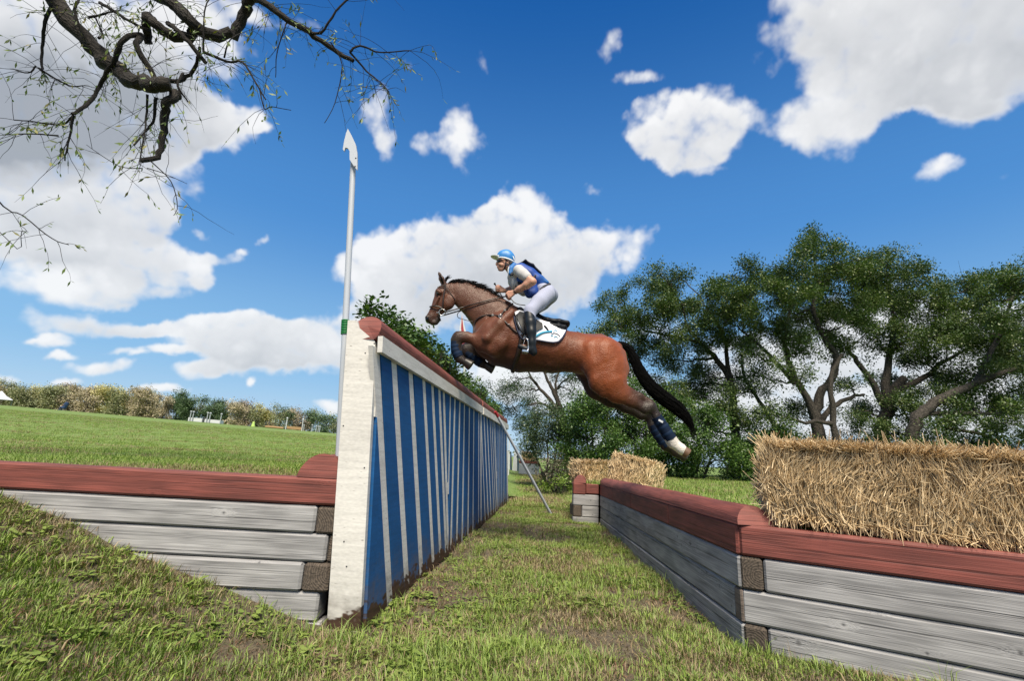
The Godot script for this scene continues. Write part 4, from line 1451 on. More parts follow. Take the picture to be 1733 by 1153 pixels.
	tree("shrub", "dry grey-brown twiggy bush where the ditch runs out", "shrub", f, [[[f, f + Vector3(0.1, 0.3, 0), f + Vector3(0.2, 0.6, 0)], 0.03, 0.01], [[f, f + Vector3(-0.2, 0.3, 0), f + Vector3(-0.4, 0.5, 0.1)], 0.03, 0.01]],
		zclumps([[925, 800, 20], [945, 795, 22], [965, 800, 20], [915, 812, 16], [950, 812, 18], [935, 785, 16]], -13.0, r, 0.3), sp, lm, [Color(0.10, 0.085, 0.06), Color(0.14, 0.12, 0.08), Color(0.06, 0.07, 0.035)], 130.0, 171)
	f = base.call(945, -12.2)
	f.y = low_y(f.x, -12.2)
	tree("weed_clump", "bright green leafy weed clump in front of the dry bush", "weeds", f, [[[f, f + Vector3(0.03, 0.1, 0), f + Vector3(0.05, 0.2, 0)], 0.012, 0.004]],
		zclumps([[930, 818, 13], [950, 816, 14], [968, 818, 12]], -12.2, r, 0.2), [sprig(20, 0.14, 0.06, 0.6, 8)], lm, [Color(0.12, 0.20, 0.03), Color(0.17, 0.25, 0.04)], 260.0, 172)

func build_hedge() -> void:
	# clipped brush hedge growing behind the fence and showing above its log
	var lm := leaf_mat("hedge_leaf", Color(0.4, 0.5, 0.12))
	var sp := [sprig(18, 0.10, 0.042, 0.6, 21), sprig(14, 0.09, 0.045, 0.55, 22)]
	var shades := [Color(0.047, 0.108, 0.024), Color(0.088, 0.169, 0.035), Color(0.149, 0.243, 0.054), Color(0.061, 0.128, 0.032)]
	var r := RandomNumberGenerator.new()
	r.seed = 200
	clipped = true
	var k := 0
	var ends := [[-3.25, -4.4, 0.0], [-4.4, -6.2, 0.0], [-6.2, -8.1, 0.0], [-8.1, -10.0, 0.03]]
	for e in ends:
		var mid: float = (e[0] + e[1]) / 2
		var f := Vector3(fence_x(mid) - 0.28, field_y(fence_x(mid) - 0.28, mid), mid)
		var stems := []
		var cl := []
		var n := 11
		for j in n:
			var z := lerpf(e[0], e[1], (j + 0.5) / n)
			var x := fence_x(z) - 0.29 + r.randf_range(-0.05, 0.05)
			var top: float = 1.87 + 0.03 * sin(z * 2.3) - e[2]
			if j % 2 == 0: stems.append([[Vector3(x, f.y, z), Vector3(x + 0.02, 1.3, z), Vector3(x, top - 0.1, z)], 0.02, 0.005])
			for y in [1.30, 1.48, 1.64, top - 0.12]:
				cl.append([Vector3(x + r.randf_range(-0.05, 0.05), y, z + r.randf_range(-0.08, 0.08)), 0.13])
			for w in 2:
				var tp := Vector3(x + r.randf_range(-0.1, 0.1), top + r.randf_range(-0.04, 0.11) * (1.3 if z > -3.6 else 1.0), z + r.randf_range(-0.08, 0.08))
				stems.append([[tp - Vector3(0, 0.35, 0), tp - Vector3(0.01, 0.15, 0), tp], 0.005, 0.0015])
				cl.append([tp - Vector3(0, 0.05, 0), 0.075])
		tree("hedge", ["leafy hedge with upright tips behind the near end of the fence's red log", "green hedge behind the middle of the near red log", "green hedge behind the joint of the two red logs", "low green hedge behind the far red log"][k], "hedge", f, stems, cl, sp, lm, shades, 1150.0, 210 + k, "hedge behind the fence", "bark", 0.003)
		k += 1
	clipped = false

# ---------------------------------------------------------------- the tree whose limbs hang in from above
func build_overhang() -> void:
	var lm := leaf_mat("willow_leaf", Color(0.5, 0.6, 0.2))
	var z := -3.4
	var foot := Vector3(-4.9, 0.0, -1.2)
	foot.y = 0.62
	var t := thing("willow_tree", "nearly bare tree with crooked dark limbs hanging over the field edge", "tree", foot)
	var mb := MB.new()
	var fork := Vector3(-4.7, 4.6, -1.6)
	limb(mb, [foot - Vector3(0, 0.2, 0), foot + Vector3(-0.05, 1.4, -0.1), foot + Vector3(0.1, 2.8, -0.2), fork], 0.34, 0.22, 14, 0.02, 1)
	part(mb, "trunk", M["willow_bark"], t)
	var rr := RandomNumberGenerator.new()
	rr.seed = 300
	var starts := []        # [point, direction, strength] for twigs
	# main limbs as seen, thickness as half width in photograph pixels
	var limbs := [
		[[[60, -90, 0.5], [85, -20], [108, 25], [150, 78], [190, 112], [235, 140], [275, 155], [302, 158]], 17.0, 11.0],
		[[[300, 160], [292, 178], [275, 190], [262, 220], [252, 255], [238, 272]], 9.0, 3.6],
		[[[215, -90, 0.4], [262, -12], [290, 8], [315, 30], [335, 52], [355, 57], [378, 45], [400, 22], [418, 4], [432, -3]], 12.0, 8.0],
		[[[330, 48], [310, 60], [285, 62], [268, 50], [258, 40], [246, 46], [240, 60]], 8.5, 6.0],
		[[[432, -2], [452, 18], [485, 40], [520, 52], [560, 72], [592, 88]], 6.5, 3.2],
		[[[592, 88], [610, 78], [640, 76], [690, 70]], 2.2, 0.8],
		[[[592, 88], [615, 105], [640, 130], [660, 160]], 2.0, 0.7],
		[[[520, 52], [545, 60], [575, 35], [605, 5]], 2.6, 1.4],
		[[[240, 60], [225, 82], [200, 105], [170, 120], [150, 135], [140, 165], [125, 195]], 5.0, 2.6],
		[[[125, 195], [110, 225], [92, 260]], 2.4, 1.0], [[[125, 195], [90, 200], [60, 206], [40, 214]], 1.8, 0.8], [[[100, 230], [70, 236], [28, 242]], 1.6, 0.7],
		[[[240, 60], [242, 90], [252, 115], [258, 135]], 5.0, 4.0],
		[[[258, 132], [285, 125], [310, 112], [330, 100], [345, 88]], 4.2, 2.4],
		[[[345, 88], [380, 98], [415, 112], [440, 150], [458, 180]], 2.8, 1.0],
		[[[285, 40], [310, 65], [330, 85], [350, 108]], 4.5, 3.2],
		[[[88, 8], [80, 40], [60, 62], [52, 88], [62, 112], [72, 120]], 3.2, 1.6], [[[72, 120], [100, 130], [130, 135]], 1.6, 0.8], [[[62, 112], [50, 125], [40, 130]], 1.6, 0.7],
		[[[150, 75], [145, 40], [140, 10], [132, -20]], 2.6, 1.6], [[[150, 30], [172, 18], [180, 2]], 2.0, 1.2], [[[168, 65], [160, 40], [155, 22]], 2.0, 0.9],
		[[[345, 88], [352, 60], [360, 30], [368, 0]], 1.8, 0.9], [[[380, 98], [398, 80], [408, 55]], 1.5, 0.6],
		[[[265, 165], [250, 190], [235, 205], [220, 240]], 3.0, 1.2], [[[250, 160], [240, 190], [250, 230], [252, 290]], 2.2, 0.9],
		[[[170, 5], [200, 30], [235, 52], [260, 60]], 3.0, 2.0], [[[310, 125], [305, 150], [312, 165]], 2.4, 1.2],
		[[[252, 270], [275, 295], [290, 340], [295, 365]], 1.1, 0.5], [[[240, 285], [200, 280], [160, 255]], 0.9, 0.4], [[[250, 285], [290, 305], [325, 318]], 0.9, 0.4],
		[[[-30, 310], [20, 355], [70, 395], [112, 412]], 1.4, 0.7], [[[-20, 385], [30, 388], [60, 398]], 0.8, 0.4], [[[440, 150], [452, 190], [470, 195], [500, 198]], 1.2, 0.5],
		[[[485, 40], [490, 60], [470, 90], [460, 120]], 1.4, 0.6], [[[560, 72], [575, 100], [560, 160], [545, 200]], 1.2, 0.5],
	]
	var at := func(q: Array) -> Vector3: return on_z(q[0], q[1], z + (q[2] if q.size() > 2 else 0.0))
	var pxm := 0.0
	var made := 0
	for l in limbs:
		var pts := []
		for q in l[0]: pts.append(at.call(q))
		if made == 0: pts.push_front(fork + Vector3(0.5, 0.9, -0.7)); 
		if made == 0: pts.push_front(fork)
		if made == 2:
			pts.push_front(fork + Vector3(1.2, 1.3, -0.8))
			pts.push_front(fork)
		if l[0][0][0] < -10: pts.push_front(pts[0] + Vector3(-1.2, 1.6, 0.6))
		for k in range(1, pts.size()): pts[k] += Vector3(0, 0, 0.10 * sin(made * 1.7 + k * 0.9))
		pxm = metre_per_px(pts[-1])
		var lb := MB.new()
		var c := limb(lb, pts, l[1] * pxm, l[2] * pxm, 12 if l[1] > 6 else 7, l[1] * pxm * 0.16, made)
		part(lb, "limb" if l[1] > 4.0 else "branch", M["willow_bark"], t)
		for k in range(2 if made not in [0, 2] else 10, c.size()):
			starts.append([c[k], (c[k] - c[k - 1]).normalized(), l[1]])
		made += 1
	var tw := MB.new()
	var where := []
	var tint := PackedColorArray()
	var shades := [Color(0.10, 0.17, 0.035), Color(0.16, 0.23, 0.05), Color(0.08, 0.12, 0.03), Color(0.20, 0.19, 0.05)]
	for k in 620:
		var st: Array = starts[rr.randi() % starts.size()]
		if st[2] > 8.0 and rr.randf() < 0.6: continue
		if st[2] < 1.5 and rr.randf() < 0.65: continue
		var p: Vector3 = st[0]
		var d: Vector3 = (st[1] * rr.randf_range(-0.2, 1.0) + Vector3(rr.randfn(0, 0.7), rr.randfn(0.0, 0.6), rr.randfn(0, 0.35))).normalized()
		var ln := rr.randf_range(0.12, 0.55)
		var path := [p]
		var m := 6
		for j in m:
			d = (d + Vector3(rr.randfn(0, 0.16), rr.randfn(-0.11, 0.12), rr.randfn(0, 0.12))).normalized()
			p += d * ln / m
			path.append(p)
		tw.tube(path, [0.0024, 0.0021, 0.002, 0.0017, 0.0014, 0.0011, 0.0008], 3, 1.0, false)
		var leafy := rr.randf() < 0.5
		var cnt := rr.randi_range(3, 11) if leafy else rr.randi_range(0, 3)
		for j in cnt:
			var q: Vector3 = path[rr.randi_range(2, m)]
			var dir := (d + Vector3(rr.randfn(0, 0.6), rr.randfn(-0.2, 0.6), rr.randfn(0, 0.6))).normalized()
			var sd := dir.cross(Vector3(rr.randf(), rr.randf(), rr.randf())).normalized()
			var sz := rr.randf_range(0.028, 0.07)
			where.append(Transform3D(Basis(dir * sz, sd.cross(dir) * sz, sd * sz * 0.26), q + dir * sz * 0.5))
			tint.append(shades[rr.randi() % 4])
	var two := part(tw, "twigs", M["willow_bark"], t)
	two.set_meta("kind", "stuff")
	var one := MB.new()
	one.col = Color.WHITE
	var a := one.vert(Vector3(-0.5, 0, 0), Vector3.UP)
	one.vert(Vector3(0, -0.03, 0.5), Vector3.UP); one.vert(Vector3(0, -0.03, -0.5), Vector3.UP); one.vert(Vector3(0.5, 0, 0), Vector3.UP)
	one.leaf(a, a + 1, a + 3)
	one.leaf(a, a + 3, a + 2)
	copies("leaves", one.mesh(), lm, where, tint, t)

# ---------------------------------------------------------------- far side of the field
func build_treeline() -> void:
	var lm := leaf_mat("far_leaf", Color(0.45, 0.45, 0.2))
	var sp := [sprig(46, 1.0, 0.27, 0.7, 31), sprig(36, 1.15, 0.30, 0.7, 32), sprig(20, 1.3, 0.26, 0.7, 33)]
	var r := RandomNumberGenerator.new()
	r.seed = 400
	var yellow := [Color(0.464, 0.433, 0.161), Color(0.530, 0.491, 0.235), Color(0.398, 0.386, 0.136)]
	var tan := [Color(0.447, 0.398, 0.257), Color(0.385, 0.332, 0.222), Color(0.499, 0.453, 0.316)]
	var brown := [Color(0.320, 0.257, 0.187), Color(0.376, 0.304, 0.211), Color(0.265, 0.222, 0.164)]
	var green := [Color(0.085, 0.143, 0.065), Color(0.111, 0.182, 0.078), Color(0.065, 0.117, 0.052)]
	var sage := [Color(0.269, 0.299, 0.152), Color(0.339, 0.347, 0.199), Color(0.211, 0.239, 0.117)]
	var kinds := {"yellow": yellow, "tan": tan, "brown": brown, "green": green, "sage": sage}
	var words := {"yellow": "autumn-yellow tree", "tan": "straw-coloured tree", "brown": "bare brown tree", "green": "dark green tree", "sage": "dull green tree"}
	# as seen along the field's far edge: x, top, half width, kind
	var ordinals := ["first", "second", "third", "fourth", "fifth", "sixth", "seventh", "eighth", "ninth", "tenth", "eleventh", "twelfth", "thirteenth", "fourteenth", "fifteenth", "sixteenth", "seventeenth", "eighteenth", "nineteenth", "twentieth", "twenty-first", "twenty-second", "twenty-third", "twenty-fourth", "twenty-fifth"]
	var list := []
	for q in [[-40, 650, 30, "tan"], [5, 640, 26, "sage"], [8, 652, 22, "brown"], [35, 655, 22, "sage"], [60, 655, 24, "yellow"], [25, 665, 20, "tan"], [85, 652, 22, "sage"], [78, 662, 20, "yellow"], [110, 650, 26, "brown"], [100, 664, 18, "tan"], [128, 652, 22, "tan"], [150, 656, 20, "tan"], [138, 665, 18, "tan"], [172, 654, 24, "yellow"], [165, 666, 16, "yellow"], [192, 656, 22, "sage"], [200, 664, 20, "yellow"], [212, 658, 20, "sage"], [230, 656, 22, "tan"], [222, 668, 18, "tan"], [250, 662, 20, "sage"], [245, 672, 18, "tan"], [268, 664, 20, "tan"], [292, 668, 17, "green"], [312, 663, 20, "green"], [300, 674, 16, "green"], [330, 672, 12, "sage"], [348, 672, 18, "green"], [366, 676, 18, "green"], [382, 676, 15, "brown"], [396, 677, 18, "tan"], [412, 676, 18, "brown"], [404, 684, 16, "tan"], [428, 684, 15, "sage"], [440, 683, 17, "yellow"], [455, 690, 15, "brown"], [468, 684, 16, "sage"], [480, 688, 15, "green"], [492, 690, 16, "tan"], [505, 692, 14, "brown"], [520, 696, 14, "green"], [532, 692, 12, "sage"], [548, 700, 15, "green"], [560, 702, 16, "sage"], [580, 700, 18, "green"], [600, 705, 18, "tan"], [625, 708, 18, "green"]]:
		list.append(q)
	var k := 0
	for q in list:
		var z := -108.0 - 9.0 * (k % 3) - r.randf() * 4.0
		var lo := lerpf(697.0, 748.0, (q[0]) / 560.0)
		var f := on_z(q[0], lo + 6.0, z)
		var top := on_z(q[0], q[1], z)
		f.y = minf(f.y, top.y - 3.0)
		var hw: float = q[2] * metre_per_px(top)
		var h := top.y - f.y
		var cl := []
		var thin: float = 0.55 if q[3] in ["brown", "sage"] else 1.0
		for j in 13:
			var a := r.randf() * TAU
			var y := f.y + h * r.randf_range(0.05, 0.86)
			cl.append([Vector3(f.x + cos(a) * hw * 0.55 * r.randf(), y, f.z + sin(a) * hw * 0.5), hw * r.randf_range(0.26, 0.46)])
		cl.append([top - Vector3(0, hw * 0.35, 0), hw * 0.33])
		var stems := [[[f - Vector3(0, 3.0, 0), f + Vector3(0.2, h * 0.3, 0), f + Vector3(-0.1, h * 0.75, 0)], 0.22, 0.08], [[f + Vector3(0, h * 0.2, 0), f + Vector3(0.5, h * 0.5, 0.2), f + Vector3(0.9, h * 0.85, 0.2)], 0.12, 0.05]]
		# counted along the row from the dark green clump behind the long white jump
		var count: int = 0
		for o in list:
			if q[0] < 285 and o[0] < 285 and o[0] > q[0]: count += 1
			elif q[0] > 375 and o[0] > 375 and o[0] < q[0]: count += 1
			elif q[0] >= 285 and q[0] <= 375 and o[0] >= 285 and o[0] < q[0]: count += 1
		var which: String = words[q[3]] + ", "
		if q[0] < 285: which += ordinals[count] + " from the dark green clump towards the tent"
		elif q[0] > 375: which += ordinals[count] + " from the dark green clump towards the fence post"
		else: which += ordinals[count] + " of the dark green clump counted from its tent side"
		tree("far_tree", which, "tree", f, stems, cl, sp, lm, kinds[q[3]], 14.0 * thin, 420 + k, "trees along the far field edge", "bark", 0.03)
		k += 1

func build_far_things() -> void:
	# a low white jump with wing posts, a rail jump and small posts across the field
	mat("far_white", lin(0.52, 0.54, 0.57), 0.6)
	mat("far_grey", lin(0.30, 0.33, 0.36), 0.7)
	mat("far_orange", lin(0.30, 0.19, 0.09), 0.7)
	mat("far_lime", lin(0.34, 0.48, 0.12), 0.6)
	mat("far_dark", lin(0.03, 0.035, 0.04), 0.7)
	var on_field := func(px: float, z: float) -> Vector3:
		var p := on_z(px, 720, z)
		p.y = field_y(p.x, z)
		return p
	var z := -72.0
	var box := func(t: Node3D, called: String, m: String, a: Vector3, b: Vector3, tall: float, deep: float) -> void:
		var mb := MB.new()
		var ax := (b - a).normalized()
		var az := ax.cross(Vector3.UP).normalized()
		mb.timber((a + b) / 2 + Vector3.UP * tall / 2, ax, Vector3.UP, -az if ax.cross(Vector3.UP).dot(-az) > 0 else az, Vector3(a.distance_to(b) / 2, tall / 2, deep / 2), 0.02)
		part(mb, called, M[m], t)
	var post := func(t: Node3D, called: String, m: String, p: Vector3, tall: float, w: float) -> void:
		var mb := MB.new()
		mb.tube([p - Vector3(0, 0.1, 0), p + Vector3(0, tall, 0)], [w, w], 8)
		mb.lathe(p + Vector3(0, tall, 0), Vector3.UP, [Vector2(w * 1.9, 0), Vector2(w * 2.2, w), Vector2(w * 1.9, w * 2.4), Vector2(0, w * 3)], 8)
		part(mb, called, M[m], t)
	var a: Vector3 = on_field.call(320, z)
	var b: Vector3 = on_field.call(346, z)
	var c: Vector3 = on_field.call(375, z)
	var t := thing("far_jump", "long low white jump with paired posts across the field", "jump", a)
	box.call(t, "box", "far_white", a, b - Vector3(0.2, 0, 0), 0.55, 0.9)
	box.call(t, "box", "far_white", b + Vector3(0.2, 0, 0), c, 0.5, 0.9)
	box.call(t, "gate", "far_dark", b - Vector3(0.18, 0, 0), b + Vector3(0.18, 0, 0), 0.8, 0.5)
	for px in [319.5, 324, 348.5, 353, 372]: post.call(t, "post", "far_grey", on_field.call(px, z + 0.6), 1.35, 0.07)
	a = on_field.call(487, z)
	b = on_field.call(512, z)
	t = thing("rail_jump", "orange rail jump between two white posts across the field", "jump", a)
	box.call(t, "rail", "far_orange", a + Vector3(0, 0.1, 0), b + Vector3(0, 0.1, 0), 0.4, 0.3)
	post.call(t, "post", "far_white", a - Vector3(0.05, 0, -0.3), 1.6, 0.06)
	post.call(t, "post", "far_white", b + Vector3(0.15, 0, 0.3), 1.6, 0.06)
	a = on_field.call(450, z - 2)
	b = on_field.call(481, z - 2)
	t = thing("low_log", "pale log lying on the grass beside the orange rail jump", "log", a)
	var mb := MB.new()
	mb.tube([a + Vector3.UP * 0.15, a.lerp(b, 0.5) + Vector3.UP * 0.17, b + Vector3.UP * 0.15], [0.16, 0.18, 0.15], 10)
	part(mb, "log", M["far_orange"], t)
	for q in [[515, "short white post right of the orange rail jump"], [529, "thin white post standing alone near the dark trees"], [536.5, "first of three close white posts near the dark trees"], [540, "middle of three close white posts near the dark trees"], [542.5, "last of three close white posts near the dark trees"]]:
		var p: Vector3 = on_field.call(q[0], z)
		t = thing("marker_post", q[1], "post", p, "marker posts across the field")
		post.call(t, "post", "far_grey", p, 0.75 if q[0] != 529 else 0.9, 0.06)
	var p: Vector3 = on_field.call(429, z)
	t = thing("lime_marker", "small lime-green cone marker on the far grass", "marker", p)
	mb = MB.new()
	mb.lathe(p, Vector3.UP, [Vector2(0.30, 0.0), Vector2(0.30, 0.06), Vector2(0.22, 0.3), Vector2(0.16, 0.6), Vector2(0.13, 0.72), Vector2(0.0, 0.75)], 12)
	part(mb, "cone", M["far_lime"], t)
	build_bystander(on_field.call(101, -73.0))
	# white tent roof at the far left
	p = on_field.call(-14, -84.0)
	t = thing("tent", "white peaked tent roof at the far left of the tree row", "tent", p)
	mb = MB.new()
	mb.lathe(p + Vector3(0, 1.4, 0), Vector3.UP, [Vector2(2.4, 0), Vector2(2.3, 0.15), Vector2(1.1, 0.7), Vector2(0.1, 1.5), Vector2(0, 1.55)], 4)
	part(mb, "roof", M["far_white"], t)
	for k in 4:
		var ang := PI / 4 + k * PI / 2
		mb = MB.new()
		mb.tube([p + Vector3(cos(ang), 0, sin(ang)) * 1.6 - Vector3(0, 0.2, 0), p + Vector3(cos(ang), 0, sin(ang)) * 1.6 + Vector3(0, 1.45, 0)], [0.05, 0.05], 6)
		part(mb, "pole", M["far_grey"], t)
	# beyond the far end of the fence: striped panels of another jump, a bale on a box
	for q in [[861, "white board of a far striped jump beside the blue fence end"], [873, "middle striped board of the far jump"], [884, "right striped board of the far jump"]]:
		var w := 0.30
		var f := on_z(q[0], 784, -24.0)
		f.y = low_y(f.x, -24.0)
		t = thing("striped_board", q[1], "jump", f, "boards of the far striped jump")
		var tp := on_z(q[0], 763, -24.0).y - f.y
		mb = MB.new()
		mb.plate([f + Vector3(-w * 0.55, 0, 0), f + Vector3(w * 0.25, 0, 0), f + Vector3(w * 0.12, tp, 0), f + Vector3(-w * 0.35, tp, 0)], Vector3(0, 0, 0.06))
		part(mb, "white_board", M["far_white"], t)
		mb = MB.new()
		mb.plate([f + Vector3(w * 0.27, 0, -0.02), f + Vector3(w * 0.6, 0, -0.02), f + Vector3(w * 0.35, tp * 0.95, -0.02), f + Vector3(w * 0.14, tp * 0.95, -0.02)], Vector3(0, 0, 0.06))
		part(mb, "blue_board", M["blue_paint"], t)
	var f := on_z(895, 790, -22.0)
	f.y = low_y(f.x, -22.0)
	var y1 := on_z(895, 781, -22.0).y
	t = thing("red_box", "small red and white timber box under the distant bale", "box", f)
	box.call(t, "box", "far_grey", f + Vector3(-0.45, 0, 0), f + Vector3(0.45, 0, 0), y1 - f.y - 0.1, 0.5)
	box.call(t, "top_beam", "red_timber", f + Vector3(-0.45, y1 - f.y - 0.1, 0), f + Vector3(0.45, y1 - f.y - 0.1, 0), 0.12, 0.52)
	bale("straw_bale", "distant small straw bale on the red box beyond the leaning pole", Vector3(f.x, y1 + 0.03, f.z), Vector3.RIGHT, Vector3.UP, Vector3(0.62, 0.36, 0.4), 700, 0.5, 931, "straw bales")
	# thin white stake there
	f = on_z(862, 775, -19.0)
	f.y = low_y(f.x, -19.0)
	t = thing("white_stake", "thin white stake beyond the far end of the blue fence", "stake", f)
	mb = MB.new()
	mb.tube([f - Vector3(0, 0.1, 0), on_z(862, 738, -19.0)], [0.025, 0.02], 8)
	part(mb, "stake", M["far_white"], t)
	# red and white flag cone that shows between the horse's forelegs: a pole flag behind the hedge
	f = on_z(792, 640, -10.5)
	f.y = field_y(f.x, -10.5)
	t = thing("flag_pole", "red and white pointed flag board on a white pole behind the hedge", "pole", f)
	mb = MB.new()
	mb.tube([f - Vector3(0, 0.1, 0), on_z(787, 600, -10.5)], [0.03, 0.03], 10)
	part(mb, "pole", M["far_white"], t)
	var zz := -10.44
	mb = MB.new()
	mb.plate([on_z(778, 602, zz), on_z(800, 602, zz), on_z(787, 555, zz), on_z(782, 532, zz), on_z(778, 556, zz)], Vector3(0, 0, 0.03))
	part(mb, "flag_board", M["far_white"], t)
	mb = MB.new()
	mb.plate([on_z(784, 600, zz), on_z(794, 600, zz), on_z(784.6, 556, zz), on_z(782, 534, zz), on_z(780.6, 556, zz)], Vector3(0, 0, 0.034))
	part(mb, "red_stripe", M["pole_red"], t)

func build_bystander(foot: Vector3) -> void:
	mat("blue_coat", Color.WHITE, 0.85, true)
	var t := thing("person", "person in blue and a dark hat sitting hunched on the far grass", "person", foot)
	var f := Flesh.new()
	f.k = 0.03
	var coat := Color(0.035, 0.07, 0.17)
	var legs := Color(0.03, 0.05, 0.11)
	var face := Color(0.42, 0.24, 0.17)
	var o := foot
	f.bone(o + Vector3(0.0, 0.50, 0), o + Vector3(0.18, 0.95, 0), 0.24, 0.21, 1.2, coat)
	f.bone(o + Vector3(0.18, 0.95, 0), o + Vector3(0.30, 1.22, 0), 0.20, 0.13, 1.3, coat)
	f.bone(o + Vector3(0.33, 1.28, 0), o + Vector3(0.36, 1.36, 0), 0.07, 0.07, 1.0, face)
	f.bone(o + Vector3(0.37, 1.42, 0), o + Vector3(0.38, 1.50, 0), 0.105, 0.10, 0.9, face)
	for s in [-1.0, 1.0]:
		f.bone(o + Vector3(-0.02, 0.42, 0.12 * s), o + Vector3(-0.42, 0.52, 0.16 * s), 0.13, 0.09, 1.0, legs)
		f.bone(o + Vector3(-0.42, 0.52, 0.16 * s), o + Vector3(-0.50, 0.09, 0.16 * s), 0.085, 0.06, 1.0, legs)
		f.bone(o + Vector3(-0.50, 0.06, 0.16 * s), o + Vector3(-0.70, 0.05, 0.17 * s), 0.06, 0.045, 1.0, legs)
		f.bone(o + Vector3(0.28, 1.18, 0.22 * s), o + Vector3(0.10, 0.88, 0.30 * s), 0.085, 0.07, 1.0, coat)
		f.bone(o + Vector3(0.10, 0.88, 0.30 * s), o + Vector3(-0.22, 0.72, 0.18 * s), 0.065, 0.045, 1.0, face)
		f.bone(o + Vector3(-0.22, 0.72, 0.18 * s), o + Vector3(-0.30, 0.68, 0.16 * s), 0.05, 0.04, 1.0, face)
	var mb := MB.new()
	f.net(mb, 0.035, 0.02)
	part(mb, "body", M["blue_coat"], t)
	mb = MB.new()
	mb.lathe(o + Vector3(0.38, 1.53, 0), Vector3(-0.1, 1, 0).normalized(), [Vector2(0.24, 0.0), Vector2(0.25, 0.015), Vector2(0.13, 0.03), Vector2(0.12, 0.11), Vector2(0.0, 0.14)], 14)
	part(mb, "hat", M["far_dark"], t)
	var s0 := thing("folding_stool", "low dark folding stool under the seated person", "stool", foot)
	mb = MB.new()
	mb.timber(foot + Vector3(0.05, 0.27, 0), Vector3.RIGHT, Vector3.UP, Vector3.BACK, Vector3(0.2, 0.02, 0.2), 0.006)
	part(mb, "seat", M["far_dark"], s0)
	for q in [Vector3(-1, 0, -1), Vector3(1, 0, -1), Vector3(-1, 0, 1), Vector3(1, 0, 1)]:
		mb = MB.new()
		mb.tube([foot + Vector3(0.05, 0.26, 0) - q * 0.16, foot + Vector3(0.05, -0.02, 0) + Vector3(q.x * 0.18, 0, -q.z * 0.16)], [0.015], 6)
		part(mb, "leg", M["far_grey"], s0)

